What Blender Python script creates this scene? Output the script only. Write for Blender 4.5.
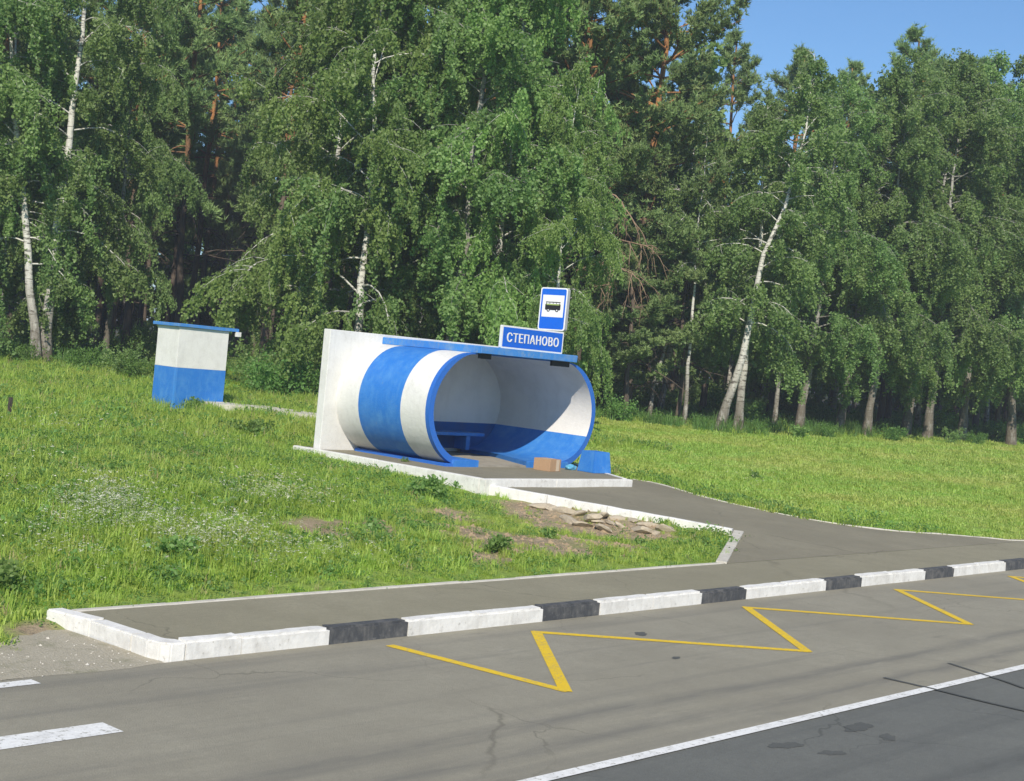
import bpy, bmesh, math, random
import numpy as np
from mathutils import Vector, Matrix, Euler
rng = np.random.default_rng(7); random.seed(7)
SC = bpy.context.scene
for o in list(bpy.data.objects): bpy.data.objects.remove(o)
COL = SC.collection

# ------------------------------------------------------------------ camera
FPX, ROLL, PITCH, YAW, EYE = 1449.578, .0962966, -.0229312, .8384832, 2.788
CX, CY = 512.0, 390.5
_F = np.array([math.sin(YAW)*math.cos(PITCH), math.cos(YAW)*math.cos(PITCH), math.sin(PITCH)])
_R = np.array([math.cos(YAW), -math.sin(YAW), 0.0]); _U = np.cross(_R, _F)
_R, _U = math.cos(ROLL)*_R+math.sin(ROLL)*_U, -math.sin(ROLL)*_R+math.cos(ROLL)*_U
_C = np.array([0, 0, EYE])
def ray(x, y): return _F+_R*(x-CX)/FPX-_U*(y-CY)/FPX
def at_z(x, y, z): d = ray(x, y); return _C+d*((z-EYE)/d[2])
def at_d(x, y, D): return _C+ray(x, y)*D
cd = bpy.data.cameras.new('camera'); cam = bpy.data.objects.new('camera', cd); COL.objects.link(cam)
cd.sensor_width = 36; cd.lens = FPX*36/1024; cd.clip_end = 3000; cd.clip_start = .1
cam.matrix_world = Matrix(((_R[0], _U[0], -_F[0], 0), (_R[1], _U[1], -_F[1], 0), (_R[2], _U[2], -_F[2], EYE), (0, 0, 0, 1)))
SC.camera = cam
# ------------------------------------------------------------------ sky, sun, exposure
SUN = np.array([-.93, -.84, 1.0]); SUN /= np.linalg.norm(SUN)
EL = math.asin(SUN[2]); AZ = math.atan2(SUN[0], SUN[1])
w = bpy.data.worlds.new('World'); SC.world = w; w.use_nodes = True
nt = w.node_tree; nt.nodes.clear()
sky = nt.nodes.new('ShaderNodeTexSky'); sky.sky_type = 'NISHITA'; sky.sun_disc = False
sky.sun_elevation = EL; sky.sun_rotation = AZ; sky.air_density = 1.0; sky.dust_density = .05; sky.ozone_density = 4.0
bg = nt.nodes.new('ShaderNodeBackground'); bg.inputs['Strength'].default_value = .095
wo = nt.nodes.new('ShaderNodeOutputWorld')
tn = nt.nodes.new('ShaderNodeMix'); tn.data_type = 'RGBA'; tn.blend_type = 'MULTIPLY'; tn.inputs[0].default_value = 1; tn.inputs[7].default_value = (.68, .865, 1.0, 1)
nt.links.new(sky.outputs[0], tn.inputs[6]); nt.links.new(tn.outputs[2], bg.inputs[0]); nt.links.new(bg.outputs[0], wo.inputs[0])
sl = bpy.data.lights.new('sun', 'SUN'); sl.energy = 3.9; sl.angle = math.radians(.53); sl.color = (1, .92, .79)
so = bpy.data.objects.new('sun', sl); COL.objects.link(so)
so.rotation_euler = Vector(SUN).to_track_quat('Z', 'Y').to_euler(); so.location = (-20, -20, 40)
vs = SC.view_settings; vs.view_transform = 'Standard'; vs.look = 'None'; vs.exposure = .46; vs.gamma = 1; vs.use_curve_mapping = False
try:
    SC.cycles.max_bounces = 4; SC.cycles.diffuse_bounces = 2; SC.cycles.glossy_bounces = 2; SC.cycles.transmission_bounces = 3
except Exception: pass

# ------------------------------------------------------------------ helpers
def tag(o, label=None, cat=None, group=None, kind=None):
    for k, v in (('label', label), ('category', cat), ('group', group), ('kind', kind)):
        if v: o[k] = v
    return o
def empty(name, loc=(0, 0, 0), rz=0):
    o = bpy.data.objects.new(name, None); COL.objects.link(o); o.location = loc; o.rotation_euler = (0, 0, rz)
    o.empty_display_size = .2; return o
def link(name, me, mat=None, parent=None):
    o = bpy.data.objects.new(name, me); COL.objects.link(o)
    if mat is not None and not me.materials:
        for m in (mat if isinstance(mat, (list, tuple)) else [mat]): me.materials.append(m)
    if parent: o.parent = parent
    return o
def npmesh(name, verts, faces, k=None, mats=None, smooth=False):
    """faces: (n,k) int array, or list of lists"""
    me = bpy.data.meshes.new(name)
    if isinstance(faces, np.ndarray):
        n, k = faces.shape
        me.vertices.add(len(verts)); me.vertices.foreach_set('co', np.asarray(verts, np.float32).ravel())
        me.loops.add(n*k); me.loops.foreach_set('vertex_index', faces.astype(np.int32).ravel())
        me.polygons.add(n); me.polygons.foreach_set('loop_start', np.arange(0, n*k, k, dtype=np.int32))
        if mats is not None: me.polygons.foreach_set('material_index', np.asarray(mats, np.int32))
        me.update(calc_edges=True)
    else:
        me.from_pydata([tuple(v) for v in verts], [], [tuple(f) for f in faces])
        if mats is not None: me.polygons.foreach_set('material_index', np.asarray(mats, np.int32))
        me.update()
    if smooth: me.polygons.foreach_set('use_smooth', np.ones(len(me.polygons), bool))
    return me
def fattr(me, name, vals):
    a = me.attributes.new(name, 'FLOAT', 'FACE'); a.data.foreach_set('value', np.asarray(vals, np.float32))
def vattr(me, name, vals):
    a = me.attributes.new(name, 'FLOAT', 'POINT'); a.data.foreach_set('value', np.asarray(vals, np.float32))
def boxmesh(name, x0, x1, y0, y1, z0, z1, bevel=0, seg=2, cuts=0, noise=0, seed=0):
    bm = bmesh.new(); bmesh.ops.create_cube(bm, size=1)
    for v in bm.verts: v.co = Vector((x0+(v.co.x+.5)*(x1-x0), y0+(v.co.y+.5)*(y1-y0), z0+(v.co.z+.5)*(z1-z0)))
    if bevel: bmesh.ops.bevel(bm, geom=list(bm.edges), offset=bevel, segments=seg, affect='EDGES', profile=.6)
    if cuts:
        bmesh.ops.subdivide_edges(bm, edges=[e for e in bm.edges if e.calc_length() > .15], cuts=cuts, use_grid_fill=True)
    if noise:
        r = random.Random(seed)
        for v in bm.verts: v.co += Vector((0, r.uniform(-noise, noise), r.uniform(-noise, noise)))
    me = bpy.data.meshes.new(name); bm.to_mesh(me); bm.free(); return me
def prism(name, pts, z0, z1, bevel=0):
    """pts: 2-D polygon (ccw), extruded z0..z1 (z1 may be a list per point)"""
    n = len(pts); zt = z1 if isinstance(z1, (list, tuple)) else [z1]*n
    V = [(p[0], p[1], z0) for p in pts]+[(p[0], p[1], zt[i]) for i, p in enumerate(pts)]
    Fc = [list(range(n))[::-1], list(range(n, 2*n))]+[[i, (i+1) % n, n+(i+1) % n, n+i] for i in range(n)]
    me = npmesh(name, V, Fc)
    bm = bmesh.new(); bm.from_mesh(me); bmesh.ops.recalc_face_normals(bm, faces=bm.faces)
    if bevel: bmesh.ops.bevel(bm, geom=list(bm.edges), offset=bevel, segments=2, affect='EDGES')
    bm.to_mesh(me); bm.free(); return me
class Tubes:
    def __init__(s): s.V = []; s.F = []; s.n = 0
    def add(s, P, r, k=6):
        P = np.asarray(P, float); r = np.asarray(r, float); m = len(P)
        T = np.gradient(P, axis=0); T /= np.linalg.norm(T, axis=1)[:, None]+1e-9
        a = np.where(np.abs(T[:, 2:3]) > .9, [[1., 0, 0]], [[0, 0, 1.]])
        A = np.cross(T, a); A /= np.linalg.norm(A, axis=1)[:, None]; B = np.cross(T, A)
        th = np.arange(k)*2*math.pi/k
        ring = P[:, None, :]+r[:, None, None]*(A[:, None, :]*np.cos(th)[None, :, None]+B[:, None, :]*np.sin(th)[None, :, None])
        s.V.append(ring.reshape(-1, 3))
        i = np.arange(m-1)[:, None]*k; j = np.arange(k)[None, :]; j2 = (j+1) % k
        f = np.stack([i+j, i+j2, i+k+j2, i+k+j], -1).reshape(-1, 4)+s.n
        s.F.append(f); s.n += m*k
    def mesh(s, name): return npmesh(name, np.concatenate(s.V), np.concatenate(s.F), smooth=True)

# ------------------------------------------------------------------ materials
class NB:
    def __init__(s, name):
        s.m = bpy.data.materials.new(name); s.m.use_nodes = True; s.t = s.m.node_tree; s.N = s.t.nodes; s.L = s.t.links
        s.b = s.N['Principled BSDF']; s.b.inputs['Roughness'].default_value = .8; s.b.inputs['Specular IOR Level'].default_value = .25
    def n(s, t, **k):
        q = s.N.new(t)
        for a, v in k.items():
            if a in q.inputs.keys(): q.inputs[a].default_value = v
            else: setattr(q, a, v)
        return q
    def l(s, a, b): s.L.new(a, b)
    def coord(s, kind='Object', scale=(1, 1, 1)):
        if kind == 'World': o = s.n('ShaderNodeNewGeometry').outputs['Position']
        else: o = s.n('ShaderNodeTexCoord').outputs[kind]
        if scale != (1, 1, 1):
            mp = s.n('ShaderNodeMapping'); mp.inputs['Scale'].default_value = scale; s.l(o, mp.inputs[0]); o = mp.outputs[0]
        return o
    def noise(s, co, scale, detail=4, rough=.55, lo=.3, hi=.7):
        q = s.n('ShaderNodeTexNoise'); q.inputs['Scale'].default_value = scale; q.inputs['Detail'].default_value = detail; q.inputs['Roughness'].default_value = rough
        s.l(co, q.inputs['Vector']); r = s.n('ShaderNodeMapRange'); r.inputs[1].default_value = lo; r.inputs[2].default_value = hi
        s.l(q.outputs[0], r.inputs[0]); return r.outputs[0]
    def mix(s, fac, a, b, mode='MIX'):
        q = s.n('ShaderNodeMix', data_type='RGBA', blend_type=mode)
        for v, i in ((fac, 0), (a, 6), (b, 7)):
            if hasattr(v, 'is_linked') or hasattr(v, 'links'): s.l(v, q.inputs[i])
            elif i == 0: q.inputs[0].default_value = v
            else: q.inputs[i].default_value = (*v, 1)
        return q.outputs[2]
    def math(s, op, a, b=0.0):
        q = s.n('ShaderNodeMath', operation=op)
        for v, i in ((a, 0), (b, 1)):
            if hasattr(v, 'links'): s.l(v, q.inputs[i])
            else: q.inputs[i].default_value = v
        return q.outputs[0]
    def attr(s, name): return s.n('ShaderNodeAttribute', attribute_name=name).outputs['Fac']
    def col(s, c): s.l(c, s.b.inputs['Base Color'])
    def bump(s, h, strength=.3, dist=.02):
        q = s.n('ShaderNodeBump'); q.inputs['Strength'].default_value = strength; q.inputs['Distance'].default_value = dist
        s.l(h, q.inputs['Height']); s.l(q.outputs[0], s.b.inputs['Normal'])
def asphalt(name, c0, c1, dark, streak=True):
    b = NB(name); co = b.coord('World')
    big = b.noise(co, .35, 5, .6, .35, .68); mid = b.noise(co, 2.2, 6, .7, .3, .7); fine = b.noise(co, 70, 3, .8, .3, .7); gr = b.noise(co, 16, 5, .8, .35, .65)
    c = b.mix(big, c0, c1); c = b.mix(b.math('MULTIPLY', mid, .45), c, [x*.72 for x in c0]); c = b.mix(b.math('MULTIPLY', gr, .35), c, [x*.68 for x in c0])
    if streak:
        st = b.noise(b.coord('World', (.06, 1.6, 1)), 1.4, 5, .6, .52, .74); c = b.mix(b.math('MULTIPLY', st, .75), c, dark)
        sp = b.noise(b.coord('World', (.5, 1.6, 1)), 1.9, 3, .5, .66, .74); c = b.mix(b.math('MULTIPLY', sp, .5), c, dark)
        sep = b.n('ShaderNodeSeparateXYZ'); b.l(co, sep.inputs[0])
        wy = b.math('ADD', sep.outputs[1], b.math('MULTIPLY', b.noise(b.coord('World', (.12, 0, 0)), 1.0, 3, .5, 0, 1), .7))
        for y0 in (6.95, 7.45, 3.2, 4.9):
            g_ = b.math('SUBTRACT', 1.0, b.math('MULTIPLY', b.math('ABSOLUTE', b.math('SUBTRACT', wy, y0)), 6.0)); g_ = b.math('MAXIMUM', g_, 0.0)
            c = b.mix(b.math('MULTIPLY', b.math('MULTIPLY', g_, b.noise(b.coord('World', (.5, 3, 1)), 2.0, 5, .7, .3, .55)), .85), c, dark)
    wv = b.n('ShaderNodeTexNoise'); wv.inputs['Scale'].default_value = 1.3; wv.inputs['Detail'].default_value = 4; b.l(co, wv.inputs['Vector'])
    wa = b.n('ShaderNodeVectorMath', operation='MULTIPLY_ADD'); wa.inputs[1].default_value = (.9, .9, 0); b.l(wv.outputs['Color'], wa.inputs[0]); b.l(co, wa.inputs[2])
    vo = b.n('ShaderNodeTexVoronoi', feature='DISTANCE_TO_EDGE'); vo.inputs['Scale'].default_value = .42; b.l(wa.outputs[0], vo.inputs['Vector'])
    ck = b.n('ShaderNodeMapRange'); b.l(vo.outputs['Distance'], ck.inputs[0]); ck.inputs[1].default_value = .006; ck.inputs[2].default_value = .001
    c = b.mix(b.math('MULTIPLY', b.math('MULTIPLY', ck.outputs[0], b.noise(co, .45, 2, .5, .42, .6)), .6), c, [x*.45 for x in c0])
    c = b.mix(b.math('MULTIPLY', fine, .38), c, [x*.45 for x in c0]); b.col(c)
    b.b.inputs['Roughness'].default_value = .86; b.bump(fine, .5, .006)
    return b.m
def paint(name, c, dirt=(.25, .23, .2), amount=.25, rough=.55, scale=3.0, chip=0.0, chipc=(.3, .29, .27), clo=.62):
    b = NB(name); co = b.coord('World')
    n1 = b.noise(co, scale, 6, .65, .45, .8); n2 = b.noise(b.coord('World', (1, 1, .25)), scale*3, 4, .6, .5, .85); n3 = b.noise(co, 40, 3, .6)
    k = b.mix(b.math('MULTIPLY', n1, amount), c, dirt); k = b.mix(b.math('MULTIPLY', n2, amount*.8), k, dirt)
    k = b.mix(b.math('MULTIPLY', n3, .10), k, [x*.6 for x in c])
    if chip:
        n4 = b.noise(co, scale*4, 6, .7, clo, clo+.05); k = b.mix(b.math('MULTIPLY', n4, chip), k, chipc)
    b.col(k); b.b.inputs['Roughness'].default_value = rough; b.bump(b.noise(co, 14, 5, .7), .25, .012); return b.m
M = {}
M['road'] = asphalt('asphalt_worn', (.325, .303, .235), (.40, .375, .292), (.19, .182, .155))
M['lane'] = asphalt('asphalt_dark', (.165, .17, .155), (.215, .22, .195), (.105, .108, .102))
M['pave'] = asphalt('asphalt_pavement', (.31, .286, .20), (.38, .352, .25), (.22, .205, .15), False)
M['path'] = asphalt('asphalt_path', (.265, .243, .178), (.345, .318, .232), (.185, .17, .13), False)
M['tar'] = asphalt('tar', (.115, .12, .112), (.15, .153, .14), (.05, .05, .05), False)
M['white'] = paint('white_paint', (.77, .76, .725), amount=.22, chip=.18, clo=.6, chipc=(.5, .47, .42))
M['inner'] = paint('white_paint_interior', (.80, .78, .74), (.40, .38, .35), .3, scale=1.4)
M['blue'] = paint('blue_paint', (.034, .195, .60), (.15, .38, .68), .5, rough=.42, chip=.25, chipc=(.2, .24, .3))
M['blue_rim'] = paint('blue_paint_rim', (.03, .15, .55), (.1, .2, .4), .3, rough=.45)
M['slabblue'] = paint('blue_paint_slab', (.05, .235, .62), (.26, .36, .45), .6, rough=.55, scale=5, chip=.6, chipc=(.36, .36, .34))
M['lime'] = paint('limewash', (.78, .77, .73), (.34, .32, .28), .5, rough=.9, scale=4.5, chip=.7, chipc=(.42, .40, .36))
M['black'] = paint('black_kerb_paint', (.07, .074, .08), (.26, .25, .23), .6, rough=.85, scale=6, chip=.65, chipc=(.2, .2, .195))
M['line'] = paint('road_line_white', (.80, .80, .77), (.33, .32, .3), .45, rough=.7, scale=5, chip=.75, chipc=(.32, .31, .26), clo=.565)
M['yellow'] = paint('road_line_yellow', (.76, .52, .025), (.36, .28, .1), .4, rough=.7, scale=5, chip=.7, chipc=(.33, .30, .2), clo=.565)
M['concrete'] = paint('concrete', (.43, .40, .34), (.25, .22, .18), .5, rough=.9, scale=5)
M['floor'] = paint('dusty_floor', (.36, .33, .27), (.14, .12, .1), .6, rough=.9, scale=3)
M['edging'] = paint('edging_concrete', (.58, .55, .48), (.28, .26, .2), .5, rough=.9, scale=4)
M['signblue'] = paint('sign_blue', (.012, .13, .63), (.05, .15, .5), .1, rough=.35)
M['signwhite'] = paint('sign_white', (.80, .80, .78), amount=.06, rough=.35)
M['signblack'] = paint('sign_black', (.02, .02, .02), amount=.05, rough=.4)
M['metal'] = paint('galvanised', (.48, .48, .47), amount=.2, rough=.45)
M['card'] = paint('cardboard', (.45, .29, .17), (.32, .2, .13), .3, rough=.9, scale=8)
M['tape'] = paint('pale_tape', (.62, .5, .36), amount=.2, rough=.4)
M['darkgap'] = paint('dark_gap', (.03, .03, .03), amount=.05)  # near-black fill for gaps and hollows
M['rock'] = paint('pale_rock', (.50, .43, .32), (.30, .24, .17), .8, rough=.95, scale=6)
M['postwood'] = paint('dark_wood', (.05, .042, .034), amount=.2, rough=.9)
def foliage(name, ca, cb, trans=.35, rough=.5, world=.25, patch=None, pamt=.6):
    b = NB(name); b.N.remove(b.b)
    v = b.attr('v'); oi = b.n('ShaderNodeObjectInfo').outputs['Random']
    c = b.mix(v, ca, cb)
    nn = b.noise(b.coord('World'), world, 3, .5); c = b.mix(b.math('MULTIPLY', nn, .45), c, [ca[0]*1.25, ca[1]*1.05, ca[2]*.9])
    if patch: c = b.mix(b.math('MULTIPLY', b.noise(b.coord('World', (.16, .5, 1)), 1.0, 4, .55, .42, .66), pamt), c, patch)
    hs = b.n('ShaderNodeHueSaturation'); hs.inputs['Saturation'].default_value = .95
    r = b.math('MULTIPLY_ADD', oi, .3); r.node.inputs[2].default_value = .85; b.l(r, hs.inputs['Value'])
    h2 = b.math('MULTIPLY_ADD', oi, .022); h2.node.inputs[2].default_value = .493; b.l(h2, hs.inputs['Hue']); b.l(c, hs.inputs['Color'])
    d = b.n('ShaderNodeBsdfPrincipled'); d.inputs['Roughness'].default_value = rough; d.inputs['Specular IOR Level'].default_value = .35; b.l(hs.outputs[0], d.inputs['Base Color'])
    t = b.n('ShaderNodeBsdfTranslucent'); tc = b.mix(1.0, hs.outputs[0], (1.15, 1.3, .65), 'MULTIPLY'); b.l(tc, t.inputs[0])
    mx = b.n('ShaderNodeMixShader'); mx.inputs[0].default_value = trans; b.l(d.outputs[0], mx.inputs[1]); b.l(t.outputs[0], mx.inputs[2])
    b.l(mx.outputs[0], b.N['Material Output'].inputs[0]); return b.m
M['birchleaf'] = foliage('birch_leaf', (.15, .258, .078), (.31, .44, .145), trans=.47)
M['brightleaf'] = foliage('bright_birch_leaf', (.155, .275, .07), (.32, .455, .13), trans=.47)
M['needle'] = foliage('pine_needle', (.15, .25, .08), (.30, .405, .145), trans=.25)
M['shrubleaf'] = foliage('shrub_leaf', (.12, .24, .05), (.21, .36, .085), trans=.45)
M['weedleaf'] = foliage('weed_leaf', (.14, .26, .06), (.24, .37, .10), trans=.45)
M['grass'] = foliage('grass_blade', (.275, .42, .055), (.45, .57, .105), patch=(.53, .54, .13), pamt=.5, trans=.45, world=.35)
M['mown'] = foliage('mown_grass_blade', (.30, .48, .08), (.46, .60, .135), patch=(.60, .57, .18), pamt=.75, trans=.45, world=.16)
M['drygrass'] = foliage('dry_grass_blade', (.36, .31, .15), (.45, .38, .2), trans=.2)
M['petal'] = foliage('white_petal', (.58, .60, .47), (.70, .70, .58), trans=.2)
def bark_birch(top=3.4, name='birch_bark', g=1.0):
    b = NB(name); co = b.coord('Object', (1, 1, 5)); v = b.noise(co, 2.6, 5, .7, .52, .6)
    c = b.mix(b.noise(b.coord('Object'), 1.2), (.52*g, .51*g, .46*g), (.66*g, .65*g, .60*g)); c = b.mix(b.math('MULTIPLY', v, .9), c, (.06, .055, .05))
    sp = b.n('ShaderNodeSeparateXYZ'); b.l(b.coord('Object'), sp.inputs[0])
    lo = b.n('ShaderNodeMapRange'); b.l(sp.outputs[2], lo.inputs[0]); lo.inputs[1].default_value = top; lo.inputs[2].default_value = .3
    k = b.math('MULTIPLY', lo.outputs[0], b.noise(b.coord('Object', (1, 1, .4)), 5, 4, .7, .22, .5)); c = b.mix(k, c, (.12, .10, .075))  # dark bark at the foot, also carrying painted shade up the stem
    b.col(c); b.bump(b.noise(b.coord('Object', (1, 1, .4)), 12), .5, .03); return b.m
def bark_pine():
    b = NB('pine_bark'); sp = b.n('ShaderNodeSeparateXYZ'); b.l(b.coord('Object'), sp.inputs[0])
    hi = b.n('ShaderNodeMapRange'); b.l(sp.outputs[2], hi.inputs[0]); hi.inputs[1].default_value = 7.0; hi.inputs[2].default_value = 11.5
    c = b.mix(hi.outputs[0], (.14, .11, .085), (.42, .20, .075)); c = b.mix(b.math('MULTIPLY', b.noise(b.coord('Object', (1, 1, .25)), 6, 5, .7, .45, .6), .6), c, (.07, .05, .04))
    b.col(c); b.bump(b.noise(b.coord('Object', (1, 1, .3)), 10), .7, .04); return b.m
M['birchbark'] = bark_birch(); M['birchshade'] = bark_birch(7.5, 'birch_bark_shaded', .62); M['pinebark'] = bark_pine()  # second birch bark: greyed, dark foot raised, to paint in the stand's shade
M['twig'] = paint('dead_branch', (.20, .14, .10), amount=.3, rough=.9); M['stem'] = paint('green_stem', (.12, .2, .05), amount=.1)

# ------------------------------------------------------------------ terrain
PATH_L = [(17.55, 11.42), (20.6, 13.2), (18.85, 17.25)]
PATH_R = [(30.5, 11.42), (28.0, 11.45), (27.35, 11.85), (26.3, 12.33), (25.2, 12.78), (24.5, 13.4), (24.05, 14.15), (23.85, 15.0), (23.85, 16.0), (24.1, 17.0), (24.45, 17.9), (24.5, 18.8)]
def zpath(Y): return .14+np.clip((np.asarray(Y, float)-11.45)/5.75, 0, 1)*.33
PATH_POLY = np.array(PATH_L+[(18.85, 18.8)]+PATH_R[::-1])
def inpoly(X, Y, P):
    r = np.zeros(np.shape(X), bool); n = len(P)
    for i in range(n):
        x0, y0 = P[i]; x1, y1 = P[(i+1) % n]
        with np.errstate(divide='ignore', invalid='ignore'):
            c = ((y0 > Y) != (y1 > Y)) & (X < (x1-x0)*(Y-y0)/(y1-y0+1e-12)+x0)
        r ^= c
    return r
_ctl = np.array([(-40, 11.0, .0), (-10, 11.0, .0), (0, 11.0, .0), (5, 11.0, .01), (6.6, 11.2, .0), (6.3, 11.6, .03), (6.9, 12.2, .10), (7.6, 11.6, .11), (10, 11.5, .12), (14, 11.5, .12), (17.3, 11.5, .12),
 (19.5, 12.8, .14), (20.2, 13.3, .18), (19.85, 14.2, .24), (19.3, 15.4, .30), (18.8, 16.6, .36), (19.0, 14.2, .12), (18.5, 15.3, .16), (18.1, 16.4, .26), (17.6, 14.5, .17), (16, 13, .18), (14, 14, .25), (10, 13.5, .25), (5, 14, .25), (-5, 15, .4), (-40, 18, .6),
 (18.3, 17.4, .36), (18.3, 20, .42), (18.4, 22.3, .46), (14, 18, .45), (9, 18, .52), (3, 18, .52), (-5, 22, .7), (15, 22, .56), (8, 25, .75), (15, 27, .6),
 (20.7, 29.2, .70), (25.2, 43.8, 1.02), (10, 40, 1.05), (-20, 40, 1.1), (24, 26, .66), (30, 36, .95), (40, 36, .95),
 (24.7, 14.2, .24), (24.7, 16, .36), (24.8, 18, .47), (26, 23, .55), (28.5, 11.6, .13), (40, 11.6, .12), (60, 11.6, .12), (90, 11.6, .12), (150, 11.6, .12),
 (36, 20, .42), (50, 20, .42), (70, 20, .5), (47, 31.4, .70), (60, 32, .94), (75.6, 32.5, 1.14), (110, 32, 1.2), (60, 45, 1.15), (90, 60, 1.3), (40, 60, 1.3), (0, 60, 1.3), (-40, 60, 1.3)])
def _tps(r2): return np.where(r2 > 0, .5*r2*np.log(r2+1e-9), 0)
_x, _y, _z = _ctl.T; _n = len(_x)
_A = np.zeros((_n+3, _n+3)); _A[:_n, :_n] = _tps((_x[:, None]-_x)**2+(_y[:, None]-_y)**2)+np.eye(_n)*.5
_A[:_n, _n] = 1; _A[:_n, _n+1] = _x; _A[:_n, _n+2] = _y; _A[_n:, :_n] = _A[:_n, _n:].T
_w = np.linalg.solve(_A, np.concatenate([_z, [0, 0, 0]]))
def sstep(a, b, t): t = np.clip((t-a)/(b-a), 0, 1); return t*t*(3-2*t)
def wob(X, Y):
    return (np.sin(X*1.7+Y*.6)*np.sin(Y*1.3-X*.4)*.025+np.sin(X*.53+1.3)*np.sin(Y*.47+.4)*.05+np.sin(X*4.1+Y*2.3)*np.sin(Y*3.7-X*1.9)*.012)
def terrain(X, Y):
    X = np.asarray(X, float); Y = np.asarray(Y, float)
    xc = np.clip(X, -40, 150); yc = np.clip(Y, 10.9, 60)
    z = _w[_n]+_w[_n+1]*xc+_w[_n+2]*yc
    for i in range(_n): z = z+_w[i]*_tps((xc-_x[i])**2+(yc-_y[i])**2)
    z = np.clip(z, -.02, 1.5)
    z = z+wob(X, Y)*sstep(11.6, 13.5, Y)*(1-.6*sstep(22, 26, X))
    z = -.06+(z+.06)*np.where(X < 6.75, sstep(10.55, 10.95, Y), sstep(11.0, 11.5, Y))                     # the road bed
    z = np.where(Y < -6.3, .0*Y+.02*np.clip(-6.3-Y, 0, 10), z)    # verge on the far side of the road, behind the camera
    inp = inpoly(X, Y, PATH_POLY)
    z = np.where(inp, zpath(Y)-.10, z)
    return z
def gz(x, y): return float(terrain(np.array([x]), np.array([y]))[0])
BARE = np.array([(s[0], s[1], r) for s, r in (*[(tuple(at_z(px, py, zz_)[:2]), rr_) for px, py, zz_, rr_ in ((448, 510, .3, .7), (470, 530, .25, .8), (500, 545, .2, .9), (480, 556, .2, .55), (530, 540, .22, .8), (560, 548, .2, .7), (600, 540, .2, .8), (570, 520, .22, 1.0), (610, 523, .2, 1.0), (540, 510, .25, .9), (645, 530, .2, .7), (590, 550, .18, .4))], ((12.4, 14.4), .75), ((13.4, 14.6), .5), ((6.7, 11.3), .3))])
def bareness(X, Y):
    b = np.zeros(np.shape(X))
    for x, y, r in BARE: b = np.maximum(b, 1-sstep(.45*r, 1.25*r, np.hypot(X-x, Y-y)+.25*np.sin(X*5.1+y)*np.sin(Y*4.3+x)))
    return b
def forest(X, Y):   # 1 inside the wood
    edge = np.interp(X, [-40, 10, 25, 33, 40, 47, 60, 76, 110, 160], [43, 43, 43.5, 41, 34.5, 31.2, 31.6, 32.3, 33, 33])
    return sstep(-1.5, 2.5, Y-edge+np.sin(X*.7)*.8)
gx = np.unique(np.concatenate([[-1500, -700, -300, -150, -90], np.arange(-60, 2, 4), np.arange(2, 32, .22), np.arange(32, 90, 1.0), np.arange(90, 170, 8), [200, 300, 500, 900, 1800]]))
gy = np.unique(np.concatenate([[-1500, -600, -250, -100, -50, -25, -15, -10, -6.4, -6.2, 0, 6, 9], np.arange(9.9, 24, .22), np.arange(24, 60, .9), [64, 72, 90, 120, 180, 300, 600, 1000, 1800]]))
GX, GY = np.meshgrid(gx, gy); GZ = terrain(GX, GY)
nx, ny = len(gx), len(gy); ii = (np.arange(ny-1)[:, None]*nx+np.arange(nx-1)[None, :]).ravel()
gme = npmesh('ground', np.stack([GX, GY, GZ], -1).reshape(-1, 3), np.stack([ii, ii+1, ii+nx+1, ii+nx], -1), smooth=True)
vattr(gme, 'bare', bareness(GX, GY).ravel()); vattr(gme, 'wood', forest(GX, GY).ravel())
b = NB('meadow_soil'); co = b.coord('World')
c = b.mix(b.noise(co, .5, 5), (.24, .36, .06), (.34, .45, .09)); c = b.mix(b.math('MULTIPLY', b.noise(co, 6, 5, .7), .6), c, (.19, .27, .05))
soil = b.mix(b.noise(co, 3, 6, .7), (.31, .235, .145), (.50, .40, .265)); soil = b.mix(b.math('MULTIPLY', b.noise(co, 22, 4, .7, .45, .65), .6), soil, (.20, .16, .105))
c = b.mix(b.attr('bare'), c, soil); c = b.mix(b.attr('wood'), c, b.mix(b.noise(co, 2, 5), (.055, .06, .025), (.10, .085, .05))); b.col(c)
b.b.inputs['Roughness'].default_value = .95; b.bump(b.noise(co, 9, 6, .7), .8, .05); M['ground'] = b.m
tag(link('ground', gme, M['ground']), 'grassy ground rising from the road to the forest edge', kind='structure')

# ------------------------------------------------------------------ road, markings
def sheet(name, x0, x1, y0, y1, z, mat, parent=None):
    return link(name, npmesh(name, [(x0, y0, z), (x1, y0, z), (x1, y1, z), (x0, y1, z)], [[0, 1, 2, 3]]), mat, parent)
road = tag(sheet('road', -300, 900, -6.2, 6.1, -.004, M['lane']), 'dark asphalt carriageway nearest the camera', kind='structure')
lay = tag(sheet('lay_by', -300, 900, 6.1, 9.93, 0, M['road']), 'pale worn asphalt of the bus lay-by', kind='structure')
def ribbon(name, pts, width, z, mat, parent, seed=0, wig=.006):
    P = np.array(pts, float); L, Rr = [], []
    for i in range(len(P)):
        if i == 0: t = P[1]-P[0]; n = np.array([-t[1], t[0]])/np.linalg.norm(t); off = n*width/2
        elif i == len(P)-1: t = P[-1]-P[-2]; n = np.array([-t[1], t[0]])/np.linalg.norm(t); off = n*width/2
        else:
            a = P[i]-P[i-1]; a /= np.linalg.norm(a); bb = P[i+1]-P[i]; bb /= np.linalg.norm(bb)
            n1 = np.array([-a[1], a[0]]); n2 = np.array([-bb[1], bb[0]]); m = n1+n2; m /= np.linalg.norm(m); off = m*width/2/max(.3, m@n1)
        L.append(P[i]+off); Rr.append(P[i]-off)
    V = [(*p, z) for p in L]+[(*p, z) for p in Rr]; n = len(P)
    Fc = [[i+1, i, n+i, n+i+1] for i in range(n-1)]
    return link(name, npmesh(name, V, Fc), mat, parent)
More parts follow.
